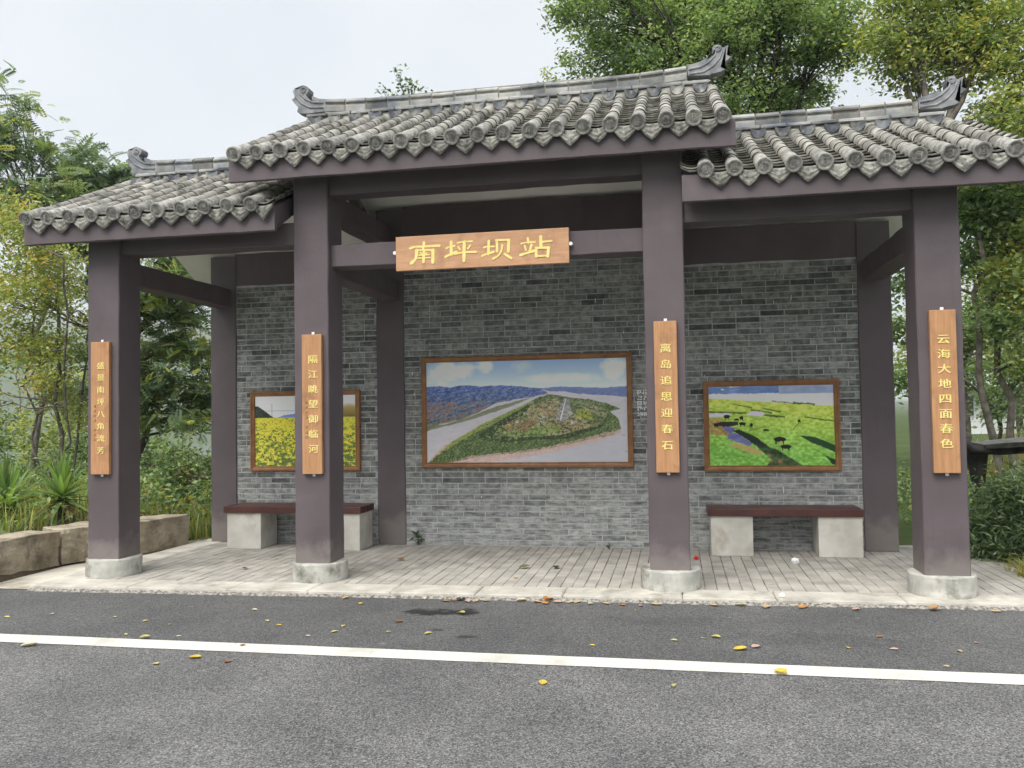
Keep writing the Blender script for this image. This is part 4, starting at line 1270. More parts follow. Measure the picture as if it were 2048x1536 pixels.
def couplet(x0, x1, z0, z1, text, lab, size, small=None, dx=.0):
    rt = root('hanging_board', ((x0 + x1) / 2, 0, z0), lab, 'sign board', 'vertical couplet boards on the front columns')
    b = box('board', x0, x1, -.042, -.004, z0, z1, M_board, rt, .004, 2)
    n = len(text)
    for i, ch in enumerate(text):
        fz = .18 + (.82 - .18) * i / (n - 1)
        glyph(ch, (x0 + x1) / 2 + dx, -.0435, z1 - (z1 - z0) * fz, size, size * .80, M_gold, rt, .016)
    if small:
        for i, ch in enumerate(small):
            if ch == ' ': continue
            fz = .485 + (.735 - .485) * i / (len(small) - 1)
            glyph(ch, x0 + .042, -.0435, z1 - (z1 - z0) * fz, .030, .026, M_gold_dim, rt, .0)
    xm = (x0 + x1) / 2
    for za, s in ((z1, 1), (z0, -1)):
        me = box_mesh('bracket', .026, .006, .022, M_white, .002)
        inst('bracket', me, (xm + .004, -.012, za + (.001 if s > 0 else -.023)), rt)
couplet(-4.442, -4.250, .958, 2.202, '盛景南坪八角流芳', 'wooden couplet board with small inscription on the leftmost front column', .086, '己亥仲夏 李芬清', .012)
couplet(-2.313, -2.126, .958, 2.203, '隔江眺望御临河', 'wooden couplet board with cracked top on the second column from the left', .098, '己亥仲夏 李芬清', .014)
couplet(.797, .984, .966, 2.211, '离岛追思迎春石', 'wooden couplet board of seven characters right of the large aerial picture', .098)
couplet(2.914, 3.105, .958, 2.222, '云海大地四面春色', 'wooden couplet board of eight characters on the rightmost front column', .098)

# ------------------------------------------------------------------ benches
def bench(x0, x1, bx, y0, label):
    rt = root('bench', ((x0 + x1) / 2, y0 + .2, 0), label, 'bench', 'benches against the brick wall')
    d = .43
    n = 4
    for i in range(n):
        a = y0 + d * i / n
        box('slat', x0, x1, a + .002, a + d / n - .004, .400, .474 + random.uniform(-.002, .002), M_plank, rt, .006, 2)
    for (a, b) in bx:
        box('block', a, b, y0 + .028, y0 + .028 + .40, -.003, .3995, M_block, rt, .008, 2)
bench(-4.065, -2.435, ((-4.035, -3.625), (-2.86, -2.455)), 1.665, 'red-brown slat bench on two concrete blocks at the left, partly behind a column')
bench(1.258, 2.748, ((1.287, 1.70), (2.325, 2.741)), 1.715, 'red-brown slat bench on two concrete blocks below the green meadow picture')

# ------------------------------------------------------------------ low stone wall on the left
def stone(pa, pb, t, z0, z1, parent, sd):
    """rough-hewn block from pa to pb (front bottom edge), thickness t to the left/back"""
    bm = bmesh.new()
    bmesh.ops.create_cube(bm, size=1)
    bmesh.ops.bevel(bm, geom=bm.edges[:], offset=.018, segments=1, affect='EDGES')
    bmesh.ops.subdivide_edges(bm, edges=bm.edges[:], cuts=9, use_grid_fill=True)
    pa, pb = Vector(pa), Vector(pb)
    d = pb - pa; L = d.length; d = d / L
    nrm = Vector((-d.y, d.x))
    for v in bm.verts:
        u, w_, h = v.co.x + .5, v.co.y + .5, v.co.z + .5
        p = pa + d * (u * L) + nrm * (w_ * t)
        c = np.array([p.x * 3.1 + sd, p.y * 3.1 + h * 2])
        j = (fbm(np.array(c[0] * 2.2 + h * 5), np.array(c[1] * 2.2), 4, sd) - .5) * .055
        jz = (fbm(np.array(p.x * 4 + sd), np.array(p.y * 4), 4, sd + 9) - .5) * .035
        v.co = Vector((p.x + nrm.x * j, p.y + nrm.y * j, z0 + (z1 - z0) * h + jz * (1 if h > .5 else .3)))
    me = bm_mesh('stone', bm, M_stone)
    o = inst('stone', me, (0, 0, 0), parent)
    return o
sw = root('stone_wall', (-5.3, .6, -.05), 'low retaining wall of three rough tan sandstone blocks left of the shelter', 'stone wall')
stone((-5.38, -.80), (-5.30, .61), .38, -.02, .335, sw, 1)
stone((-5.29, .635), (-5.05, 1.27), .38, -.02, .345, sw, 2)
stone((-4.93, 1.28), (-4.725, 2.05), .34, -.03, .335, sw, 3)
# soil bed behind the wall
sv, sf = [], []
nx, ny = 30, 26
for j in range(ny + 1):
    for i in range(nx + 1):
        x = -14 + (9.1 + .3) * i / nx; y = -1.6 + 12 * j / ny
        xe = -5.5 + .0 * y if y < 1.3 else -5.1
        z = .22 + .10 * float(fbm(np.array(x * .9), np.array(y * .9), 3, 4)) - .35 * float(smooth(3, 9, np.array(y)))
        if x > xe or y < -.55: z = -.12
        sv.append((min(x, -4.72), y, z))
for j in range(ny):
    for i in range(nx):
        a = j * (nx + 1) + i
        sf.append((a, a + 1, a + nx + 2, a + nx + 1))
tag(put('planting_bed', sv, sf, M_soil, smooth=True, origin=(-9, 4, 0)), kind='structure')

# ------------------------------------------------------------------ vegetation
def rot_rand(n, up_bias=0.0, rng=RNG):
    """n random rotation matrices; local z (leaf normal) biased to the sky"""
    z = rng.normal(size=(n, 3)); z[:, 2] = np.abs(z[:, 2]) + up_bias
    z /= np.linalg.norm(z, axis=1)[:, None]
    a = rng.normal(size=(n, 3))
    x = np.cross(a, z); x /= np.linalg.norm(x, axis=1)[:, None] + 1e-9
    y = np.cross(z, x)
    return np.stack([x, y, z], 2)              # columns

LEAF_S = (np.array([(0, 0, 0), (.26, .45, .05), (0, 1, -.06), (-.26, .45, .05)], float), np.array([(0, 1, 2, 3)]))
def pinnate(pairs=6):
    V, F = [], []
    def leaflet(bx, by, bz, ang, L, w):
        d = np.array([math.sin(ang), math.cos(ang)]); n_ = np.array([d[1], -d[0]])
        b0 = len(V)
        p = np.array([bx, by])
        for q, zz_ in ((p, 0), (p + d * L * .45 + n_ * w, .01), (p + d * L, -.05), (p + d * L * .45 - n_ * w, .01)):
            V.append((q[0], q[1], bz + zz_))
        F.append((b0, b0 + 1, b0 + 2, b0 + 3))
    for i in range(pairs):
        t = .18 + .78 * i / pairs
        L = .34 * (1 - .45 * abs(t - .45))
        bz = -.28 * t * t
        for s in (-1, 1): leaflet(0, t, bz, s * 1.05, L, .06)
    leaflet(0, .96, -.27, 0, .26, .06)
    b0 = len(V)
    V.extend([(-.008, 0, 0), (.008, 0, 0), (.005, .96, -.27), (-.005, .96, -.27)]); F.append((b0, b0 + 1, b0 + 2, b0 + 3))
    return np.array(V), np.array(F)
LEAF_P = pinnate(6)
def palmate():
    V, F = [], []
    for a in (-1.1, -.55, 0, .55, 1.1):
        b0 = len(V); d = np.array([math.sin(a), math.cos(a)]); n_ = np.array([d[1], -d[0]])
        L = .95 * math.cos(a * .5)
        for q, z_ in ((d * 0, 0), (d * L * .55 + n_ * .12, .02), (d * L, -.08), (d * L * .55 - n_ * .12, .02)): V.append((q[0], q[1], z_))
        F.append((b0, b0 + 1, b0 + 2, b0 + 3))
    return np.array(V), np.array(F)
LEAF_M = palmate()

def leaves(pos, size, leaf, tint, up=0.6, rng=RNG):
    n = len(pos)
    bv, bf = leaf
    Rm = rot_rand(n, up, rng)
    sz = size * rng.uniform(.65, 1.25, n)
    V = np.einsum('nij,kj->nki', Rm, bv) * sz[:, None, None] + pos[:, None, :]
    F = (bf[None, :, :] + (np.arange(n) * len(bv))[:, None, None]).reshape(-1, bf.shape[1])
    tv = np.repeat(tint, len(bv), axis=0)
    return V.reshape(-1, 3), F, np.concatenate([tv, np.ones((len(tv), 1))], 1)

def tints(n, cid, pal, rng=RNG, yel=0.0, ycol=(.34, .28, .04)):
    """pal: dark, mid, light leaf colours; each clump leans its own way, a few leaves turn"""
    pal = np.array(pal)
    cl = rng.random(cid.max() + 1)
    t = np.clip(.72 * cl[cid] + .28 * rng.random(n) + rng.normal(size=n) * .08, 0, 1)
    c = np.where((t < .5)[:, None], pal[0] + (pal[1] - pal[0]) * (t * 2)[:, None], pal[1] + (pal[2] - pal[1]) * (t * 2 - 1)[:, None])
    if yel:
        ycl = rng.random(cid.max() + 1) < yel
        k = (rng.random(n) < np.where(ycl[cid], .65, yel * .4))
        c[k] = np.array(ycol) * rng.uniform(.6, 1.2, (k.sum(), 1))
    return c

def branch_path(a, b, rng, sag=.12, n=6):
    a, b = np.array(a, float), np.array(b, float)
    L = np.linalg.norm(b - a)
    t = np.linspace(0, 1, n)[:, None]
    P = a + (b - a) * t
    w = rng.normal(size=3) * sag * L
    P += np.sin(t * np.pi) * w * .6 + np.array([0, 0, 1]) * np.sin(t * np.pi) * sag * L * .6
    P[1:-1] += rng.normal(size=(n - 2, 3)) * .02 * L
    return P

def tree(name, base, fork, lobes, label, leaf, lsize, per, nclump, pal, cat='tree', group=None, tr=.12, bark=M_bark, yel=0.0,
         ycol=(.34, .28, .04), jy=.6, crad=.30, up=.6, seed=1, twig=.5, stems=1, squash=.8):
    rng = np.random.default_rng(seed)
    rt = root(name, base, label, cat, group)
    base = np.array(base, float); fork = np.array(fork, float)
    TV, TF = [], []
    def addtube(path, radii, seg=6):
        v, f = tube(path, radii, seg)
        b0 = len(TV); TV.extend(v); TF.extend([tuple(b0 + q for q in p) for p in f])
    trunks = []
    for s in range(stems):
        off = rng.normal(size=3) * .35 * (s > 0); off[2] = 0
        P = branch_path(base + off * .5, fork + off * 1.5 + np.array([0, 0, rng.uniform(-.3, .3) * (s > 0)]), rng, .03, 9)
        addtube(P, np.linspace(tr, tr * .62, 9) * (1 if s == 0 else .6), 9)
        trunks.append(P)
    pts, cid = [], []
    nc = 0
    vol = np.array([l[3] for l in lobes]) ** 2
    for li, (x, y, z, r) in enumerate(lobes):
        c = np.array([x, y + rng.uniform(-jy, jy), z])
        Pt = trunks[rng.integers(stems)]
        # leave the trunk below the lobe
        zi = np.clip(int(len(Pt) * np.clip((c[2] - r * .8 - Pt[0][2]) / (Pt[-1][2] - Pt[0][2] + 1e-6), .35, .99)), 2, len(Pt) - 1)
        P = branch_path(Pt[zi], c, rng, .10, 7)
        r0 = tr * .5 * (.5 + .5 * r / max(l[3] for l in lobes))
        addtube(P, np.linspace(r0, r0 * .3, 7), 6)
        k = max(2, int(round(nclump * vol[li] / vol.sum())))
        for q in range(k):
            d = rng.normal(size=3); d /= np.linalg.norm(d)
            cc = c + d * r * rng.random() ** .45 * np.array([1, 1, squash])
            if rng.random() < twig:
                Q = branch_path(P[rng.integers(3, 7)], cc, rng, .12, 4)
                addtube(Q, np.linspace(r0 * .25, r0 * .08, 4), 4)
            m = max(3, int(per * rng.uniform(.5, 1.5)))
            cr = crad * rng.uniform(.6, 1.3)
            pp = cc + rng.normal(size=(m, 3)) * cr * .5 * np.array([1, 1, .6])
            pts.append(pp); cid.append(np.full(m, nc)); nc += 1
    put('trunk', TV, TF, bark, rt, True)
    pts = np.concatenate(pts); cid = np.concatenate(cid)
    V, F, tn = leaves(pts, lsize, leaf, tints(len(pts), cid, pal, rng, yel, ycol), up, rng)
    put('crown', V, F, M_leaf, rt, False, tn)
    return rt

LEAF_N = (np.array([(0, 0, 0), (.11, .4, .03), (0, 1, -.10), (-.11, .4, .03)], float), np.array([(0, 1, 2, 3)]))
G_BUSH = ((.05, .085, .05), (.14, .21, .11), (.33, .42, .24))
G_FRESH = ((.065, .11, .058), (.20, .295, .135), (.48, .58, .29))
G_DARK = ((.045, .08, .045), (.11, .17, .085), (.22, .31, .15))
G_MID = ((.045, .085, .042), (.145, .225, .095), (.36, .46, .21))
G_YEL = ((.13, .17, .06), (.29, .35, .12), (.50, .52, .20))
G_TURN = ((.085, .13, .055), (.24, .32, .12), (.50, .53, .22))
G_BLUE = ((.06, .10, .07), (.15, .22, .14), (.30, .39, .24))

tree('camphor_tree', (2.64, 7.6, -.1), (2.3, 7.5, 5.2), [(-0.19, 7.5, 8.42, 0.88), (0.01, 7.5, 7.6, 0.83), (0.92, 7.5, 8.04, 1.04), (1.69, 7.5, 8.39, 1.11), (1.92, 7.5, 7.51, 0.94), (2.66, 7.5, 7.86, 1.01), (3.13, 7.5, 7.13, 0.75), (2.87, 7.5, 6.44, 0.54), (3.47, 7.5, 7.95, 0.92), (2.31, 7.5, 6.7, 0.68), (0.73, 7.5, 7.1, 0.73), (1.12, 7.5, 9.33, 1.29), (2.77, 7.5, 9.13, 1.27), (-0.26, 7.5, 9.41, 0.79), (3.69, 7.5, 7.5, 0.58), (2.0, 7.5, 6.3, .5)],
     'large dense green tree rising behind the middle and right roofs', LEAF_S, .08, 74, 1080, G_FRESH, tr=.15, bark=M_bark_d, jy=1.0, crad=.30, seed=3)
tree('broadleaf_tree', (4.67, 6.2, -.1), (4.75, 6.0, 5.3), [(4.52, 6.0, 6.99, 0.73), (5.0, 6.0, 7.16, 0.73), (5.52, 6.0, 6.74, 0.72), (5.93, 6.0, 7.07, 0.65), (4.14, 6.0, 6.88, 0.41), (4.64, 6.0, 6.46, 0.47), (5.42, 6.0, 7.71, 0.8), (6.03, 6.0, 6.26, 0.64), (5.58, 6.0, 5.5, 0.47), (5.93, 6.0, 5.11, 0.5), (6.02, 6.0, 5.75, 0.57), (4.34, 6.0, 7.68, 0.59), (5.0, 6.0, 4.97, 0.33)],
     'tree with yellowing leaves at the top right, behind the right roof', LEAF_S, .085, 56, 430, G_TURN, tr=.12, yel=.10, ycol=(.60, .54, .16), jy=.6, crad=.30, seed=5)
tree('slender_tree', (5.7, 7.0, -.1), (5.62, 7.0, 4.2), [(5.86, 7.0, 4.49, 0.54), (5.59, 7.0, 3.73, 0.35), (5.57, 7.0, 4.35, 0.35), (4.42, 7.0, 3.47, 0.31), (4.36, 7.0, 2.76, 0.27), (4.41, 7.0, 1.9, 0.27), (5.65, 7.0, 4.73, 0.39), (5.77, 7.0, 2.71, 0.31)],
     'slender grey-trunked tree just right of the rightmost column', LEAF_S, .10, 34, 230, G_MID, tr=.06, jy=.5, crad=.36, seed=7)
tree('slender_tree', (6.07, 7.2, -.1), (6.12, 7.2, 4.2), [(6.27, 7.0, 4.08, 0.61), (5.96, 7.0, 3.4, 0.46), (6.3, 7.0, 2.92, 0.46), (6.34, 7.0, 2.16, 0.38), (6.4, 7.2, 4.9, .6)],
     'slender grey-trunked tree at the far right edge of the picture', LEAF_S, .10, 34, 230, G_TURN, tr=.06, yel=.06, jy=.5, crad=.36, seed=8)
tree('leafy_bush', (4.15, 1.9, -.1), (4.15, 1.9, .25), [(4.02, 1.8, 0.37, 0.3), (4.2, 1.8, 0.64, 0.26), (3.92, 1.8, 0.08, 0.20), (4.27, 1.8, 0.22, 0.36), (4.11, 1.8, .04, 0.2), (4.39, 1.8, 0.57, 0.33), (4.6, 2.0, .4, .4)],
     'dense dark green bush beside the right end of the platform', LEAF_N, .085, 46, 380, G_BUSH, cat='bush', tr=.03, jy=.3, crad=.17, seed=9, squash=.95)
tree('broadleaf_tree', (-8.62, 4.6, .1), (-8.5, 4.6, 4.1), [(-9.29, 4.6, 3.72, 0.68), (-8.65, 4.6, 3.38, 0.59), (-8.3, 4.6, 4.0, 0.39), (-9.38, 4.6, 2.76, 0.6), (-8.6, 4.6, 2.58, 0.51), (-9.48, 4.6, 4.62, 0.6), (-8.84, 4.6, 4.42, 0.52), (-8.38, 4.6, 3.05, 0.35), (-9.1, 4.6, 1.96, 0.44), (-9.65, 4.6, 1.81, 0.48), (-8.29, 4.6, 1.55, 0.27), (-10.13, 4.6, 3.44, 0.73), (-10.21, 4.6, 2.14, 0.65), (-8.47, 4.6, 2.1, 0.31)],
     'sparse yellow-green tree of several thin stems at the left edge', LEAF_S, .078, 36, 500, G_YEL, tr=.036, yel=.10, ycol=(.46, .33, .08), jy=.7, crad=.34, seed=11, stems=4, twig=.9)
tree('toon_tree', (-11.6, 7.6, -.1), (-11.6, 7.5, 5.2), [(-11.97, 7.5, 6.92, 0.75), (-11.39, 7.5, 6.37, 0.75), (-10.82, 7.5, 5.83, 0.64), (-12.31, 7.5, 6.03, 0.91), (-11.63, 7.5, 7.3, 0.5), (-10.43, 7.5, 5.51, 0.44), (-12.79, 7.5, 7.49, 0.81), (-11.72, 7.5, 7.76, 0.18), (-12.09, 7.5, 8.26, 0.18), (-11.22, 7.5, 6.96, 0.28), (-10.77, 7.5, 6.73, 0.2), (-13.13, 7.5, 6.18, 0.92)],
     'tall feathery-leaved tree whose top shows above the left roof at the edge', LEAF_P, .32, 8, 190, G_BLUE, tr=.06, yel=.2, ycol=(.38, .42, .15), jy=.8, crad=.5, up=.9, seed=13)
tree('toon_tree', (-11.4, 9.1, -.2), (-11.4, 9.0, 5.5), [(-11.18, 9.0, 6.55, 0.49), (-11.42, 9.0, 6.95, 0.38), (-10.75, 9.0, 6.58, 0.35), (-10.43, 9.0, 6.7, 0.24), (-11.79, 9.0, 6.37, 0.44), (-11.66, 9.0, 5.38, 0.43), (-11.48, 9.0, 4.39, 0.43), (-11.41, 9.0, 2.76, 0.3), (-11.59, 9.0, 2.01, 0.38)],
     'dark feathery-leaved tree rounding over the eave of the left roof', LEAF_P, .32, 8, 160, G_BLUE, tr=.12, bark=M_bark_d, jy=.5, crad=.45, up=.9, seed=15)
tree('toon_tree', (-8.15, 6.1, 0), (-8.0, 6.0, 3.2), [(-7.84, 6.0, 3.87, 0.36), (-7.5, 6.0, 3.34, 0.45), (-7.79, 6.0, 2.74, 0.36), (-7.12, 6.0, 3.75, 0.3), (-7.93, 6.0, 3.36, 0.3), (-7.64, 6.0, 4.21, 0.24), (-7.03, 6.0, 2.64, 0.36), (-7.5, 6.0, 2.05, 0.41), (-6.94, 6.0, 1.86, 0.41), (-7.84, 6.0, 1.54, 0.3), (-6.89, 6.0, 1.35, 0.24), (-7.26, 6.0, 4.19, 0.19), (-8.03, 6.0, 2.32, 0.3)],
     'dark feathery-leaved tree seen between the two left columns', LEAF_P, .28, 9, 250, G_DARK, yel=.22, ycol=(.40, .44, .15), tr=.07, bark=M_bark_d, jy=.5, crad=.36, up=.9, seed=17, twig=.8)
tree('flowering_shrub', (-5.9, 3.7, 0), (-5.9, 3.6, .45), [(-6.14, 3.6, 0.68, 0.32), (-5.68, 3.6, 0.82, 0.31), (-6.3, 3.6, 0.34, 0.27), (-5.53, 3.6, 0.34, 0.26), (-5.91, 3.6, 0.2, 0.28), (-5.46, 3.6, .1, 0.2), (-6.07, 3.6, 1.0, 0.18), (-5.5, 3.7, .75, .25)],
     'shrub with reddish shoot tips behind the last sandstone block', LEAF_S, .062, 22, 300, G_MID, cat='shrub', tr=.025, yel=.10, ycol=(.16, .06, .05), jy=.3, crad=.16, seed=19, stems=5, twig=.8)
tree('sapling', (-2.78, 4.3, -.1), (-2.78, 4.25, 5.3), [(-2.75, 4.2, 6.32, 0.1), (-2.66, 4.2, 6.13, 0.14), (-3.01, 4.2, 6.06, 0.1), (-2.54, 4.2, 6.05, 0.11), (-2.77, 4.2, 5.93, 0.21)],
     'thin sapling whose twigs stick up behind the middle ridge, left of its centre', LEAF_S, .07, 7, 34, G_DARK, tr=.03, bark=M_bark_d, jy=.1, crad=.10, seed=21, twig=1)
tree('sapling', (-.72, 4.3, -.1), (-.72, 4.25, 5.4), [(-0.68, 4.2, 6.13, 0.1), (-0.56, 4.2, 6.01, 0.11), (-0.73, 4.2, 5.92, 0.14)],
     'thin sapling peeping over the middle ridge beside the large tree', LEAF_S, .07, 7, 22, G_YEL, tr=.03, bark=M_bark_d, jy=.1, crad=.10, seed=22, twig=1)

rgb_ = np.random.default_rng(77)
def lob(cx_, cy_, z0, z1, w, n, r):
    return [(cx_ + rgb_.uniform(-w, w), cy_ + rgb_.uniform(-w, w) * .6, rgb_.uniform(z0, z1), r * rgb_.uniform(.7, 1.2)) for _ in range(n)]
GB = 'trees standing further back on the right'
for (x, y, h, w, pal, sd, lab) in ((9.2, 15, 7.5, 1.6, G_MID, 41, 'light green tree further back, right of the rightmost column'),
                              (8.2, 16, 5.0, 1.2, G_YEL, 42, 'yellow-green tree further back, seen beside the rightmost column'),
                              (11.0, 18, 6.0, 1.5, G_YEL, 43, 'airy pale tree further back at the far right edge')):
    tree('background_tree', (x, y, -.1), (x, y, h * .55), lob(x, y, h * .4, h, w, 13, .8), lab, LEAF_S, .14, 30, 260, pal, group=GB, tr=.09, jy=.8, crad=.5, seed=sd, twig=.4)
tree('background_tree', (6.7, 9.6, -.1), (6.7, 9.6, 1.2), lob(6.6, 9.6, .9, 2.9, .9, 9, .42), 'low pale-leaved tree in front of the white house', LEAF_S, .10, 24, 120, G_FRESH, group=GB, tr=.05, jy=.4, crad=.34, seed=44, twig=.6)
for (x, y, h, w, pal, sd, lab) in ((-13.5, 11, 2.4, 1.3, G_YEL, 51, 'bushy light green shrub down the bank behind the yuccas'),
                              (-10.6, 9.5, 1.5, 1.0, G_MID, 52, 'round green shrub on the bank behind the leftmost column'),
                              (-16.5, 13, 3.4, 1.6, G_MID, 53, 'green shrub on the bank at the far left edge')):
    tree('bank_shrub', (x, y, -.4), (x, y, h * .3), lob(x, y, .1, h, w, 10, .55), lab, LEAF_S, .12, 26, 170, pal, cat='shrub', group='shrubs down the river bank', tr=.04, jy=.5, crad=.4, seed=sd, twig=.4, stems=3)

def blades(name, spots, n, L, w, cols, parent=None, label=None, cat=None, kind=None, seed=1, lean=.5, seg=4, origin=None):
    rng = np.random.default_rng(seed)
    V, F, T = [], [], []
    for (x, y, z, r) in spots:
        for _ in range(n):
            a = rng.uniform(0, 2 * math.pi); rr_ = r * math.sqrt(rng.random())
            p = np.array([x + rr_ * math.cos(a), y + rr_ * math.sin(a), z])
            ln = L * rng.uniform(.5, 1.25)
            d = np.array([math.cos(a * 1.7 + rng.normal()), math.sin(a * 1.7 + rng.normal()), 0]); s = np.array([-d[1], d[0], 0])
            le = lean * rng.uniform(.2, 1.4)
            col = np.array(cols[rng.integers(len(cols))]) * rng.uniform(.75, 1.25)
            b0 = len(V)
            for i in range(seg + 1):
                t = i / seg
                c = p + d * ln * le * t * t + np.array([0, 0, 1]) * ln * (t - .35 * le * t * t)
                ww = w * (1 - t ** 1.6) * .5 + .0006
                V += [c - s * ww, c + s * ww]; T += [col, col]
                if i: F.append((b0 + 2 * i - 2, b0 + 2 * i - 1, b0 + 2 * i + 1, b0 + 2 * i))
    tn = np.concatenate([np.array(T), np.ones((len(T), 1))], 1)
    o = put(name, V, np.array(F), M_leaf, parent, False, tn, origin)
    return tag(o, label, cat, None, kind)

# ground cover: one object each
rg = np.random.default_rng(5)
sp_ = [(rg.uniform(-11, -5.75), rg.uniform(-.2, 6), .22, .25) for _ in range(150)] + [(rg.uniform(-5.7, -4.75), rg.uniform(2.3, 5), .0, .25) for _ in range(60)]
sp_ = [(x, y, z - .3 * float(smooth(3, 9, np.array(y))), r) for x, y, z, r in sp_]
blades('undergrowth', sp_, 34, .42, .016, [(.20, .26, .07), (.30, .32, .10), (.11, .18, .05), (.38, .35, .14)], kind='stuff', seed=3, lean=.7, origin=(-8, 2, .2),
       label='tangled yellow-green grass and weeds behind the stone wall', cat='undergrowth')
# low leafy weeds among it
rg = np.random.default_rng(8)
pp = np.array([(rg.uniform(-10.5, -5.7), rg.uniform(.2, 7), .3 + rg.random() * .5) for _ in range(260)] + [(rg.uniform(-5.9, -4.6), rg.uniform(2.5, 5), .1 + rg.random() * .5) for _ in range(170)])
cidx = np.repeat(np.arange(len(pp)), 22)
P3 = pp[cidx] + rg.normal(size=(len(cidx), 3)) * np.array([.13, .13, .10])
V, F, tn = leaves(P3, .075, LEAF_S, tints(len(P3), cidx, G_MID, rg, .06), .6, rg)
tag(put('leafy_weeds', V, F, M_leaf, None, False, tn, (-8, 3, .2)), 'low leafy weeds filling the bed under the left trees', 'weeds', None, 'stuff')
rg = np.random.default_rng(9)
pp = np.array([(rg.uniform(3.9, 8.5), rg.uniform(2.8, 10), -.05 + rg.random() * .5) for _ in range(330)])
cidx = np.repeat(np.arange(len(pp)), 24)
P3 = pp[cidx] + rg.normal(size=(len(cidx), 3)) * np.array([.16, .16, .13])
V, F, tn = leaves(P3, .08, LEAF_S, tints(len(P3), cidx, G_MID, rg, .10), .6, rg)
tag(put('leafy_weeds', V, F, M_leaf, None, False, tn, (6, 5, 0)), 'low leafy weeds under the trees on the right', 'weeds', None, 'stuff')
blades('grass_tuft', [(4.02, 1.15, -.06, .22), (4.3, 1.0, -.06, .2), (3.95, .9, -.06, .12)], 90, .26, .011, [(.30, .30, .07), (.20, .24, .06), (.38, .34, .12)],
       label='yellowish grass tuft at the foot of the dark bush on the right', cat='grass tuft', seed=6, lean=.9)
blades('reed_patch', [(rg.uniform(7, 9.6), rg.uniform(9, 13), -.05, .4) for _ in range(40)], 30, 1.0, .02, [(.42, .36, .20), (.34, .30, .15), (.22, .24, .09)],
       label='pale straw-coloured reeds below the white house', cat='reeds', kind='stuff', seed=16, lean=.3)

def yucca(x, y, z, h, L, n, label, seed):
    rng = np.random.default_rng(seed)
    rt = root('yucca', (x, y, z), label, 'yucca', 'yuccas behind the stone wall')
    P = branch_path((x, y, z), (x + .01, y, z + h), rng, .03, 5)
    V, F = tube(P, [.045, .042, .04, .04, .035], 8)
    put('stem', V, F, M_bark_d, rt, True)
    V, F, T = [], [], []
    for i in range(n):
        az = i * 2.39996 + rng.normal() * .1
        el = math.radians(np.interp(i, [0, n * .3, n], [-35, 15, 84])) + rng.normal() * .08
        ln = L * np.interp(i, [0, n * .5, n], [.75, 1.05, .95]) * rng.uniform(.85, 1.1)
        d = np.array([math.cos(az) * math.cos(el), math.sin(az) * math.cos(el), math.sin(el)])
        s = np.array([-math.sin(az), math.cos(az), 0]); up_ = np.cross(d, s) * -1
        if up_[2] < 0: up_ = -up_
        p0 = np.array([x + .01, y, z + h - .10 + .12 * i / n])
        col = np.array((.13, .23, .075)) * rng.uniform(.6, 1.4) + np.array((.08, .08, .03)) * rng.random()
        if i < n * .12: col = np.array((.20, .16, .08))
        b0 = len(V); seg = 6
        for k in range(seg + 1):
            t = k / seg
            ww = .030 * (1 - t ** 2.2) * (0.55 + .45 * min(1, t * 5)) + .0008
            c = p0 + d * ln * t - np.array([0, 0, 1]) * ln * .16 * t * t * math.cos(el)
            V += [c - s * ww + up_ * ww * .45, c, c + s * ww + up_ * ww * .45]; T += [col] * 3
            if k:
                a = b0 + 3 * k
                F += [(a - 3, a - 2, a + 1, a), (a - 2, a - 1, a + 2, a + 1)]
    put('leaf_rosette', V, np.array(F), M_leaf, rt, False, np.concatenate([np.array(T), np.ones((len(T), 1))], 1))
yucca(-5.93, 1.4, .22, .42, .52, 62, 'spiky green yucca just left of the leftmost column', 1)
yucca(-6.62, 1.35, .22, .30, .62, 66, 'spiky green yucca at the left edge of the picture', 2)

# small weeds growing at the foot of the wall
def weed(x, y, h, n, label, seed):
    rng = np.random.default_rng(seed)
    rt = root('weed', (x, y, 0), label, 'weed')
    TV, TF, pos = [], [], []
    for i in range(n):
        e = np.array([x + rng.normal() * h * .35, y - abs(rng.normal()) * h * .25, h * rng.uniform(.5, 1.05)])
        P = branch_path((x, y, 0), e, rng, .08, 5)
        v, f = tube(P, np.linspace(.003, .0012, 5), 4)
        b0 = len(TV); TV += v; TF += [tuple(b0 + q for q in p) for p in f]
        pos += [P[k] + rng.normal(size=3) * .006 for k in (2, 3, 4, 4)]
    put('stem', TV, TF, M_bark_d, rt)
    pos = np.array(pos)
    V, F, tn = leaves(pos, h * .42, LEAF_S, np.array([(.05, .10, .035)] * len(pos)) * rng.uniform(.7, 1.4, (len(pos), 1)), .4, rng)
    put('leaf', V, F, M_leaf, rt, False, tn)
weed(-1.92, 2.13, .13, 7, 'small green weed at the wall foot next to the dark back column', 1)
weed(.235, 2.03, .07, 4, 'tiny green weed in the paving near the middle right column', 2)

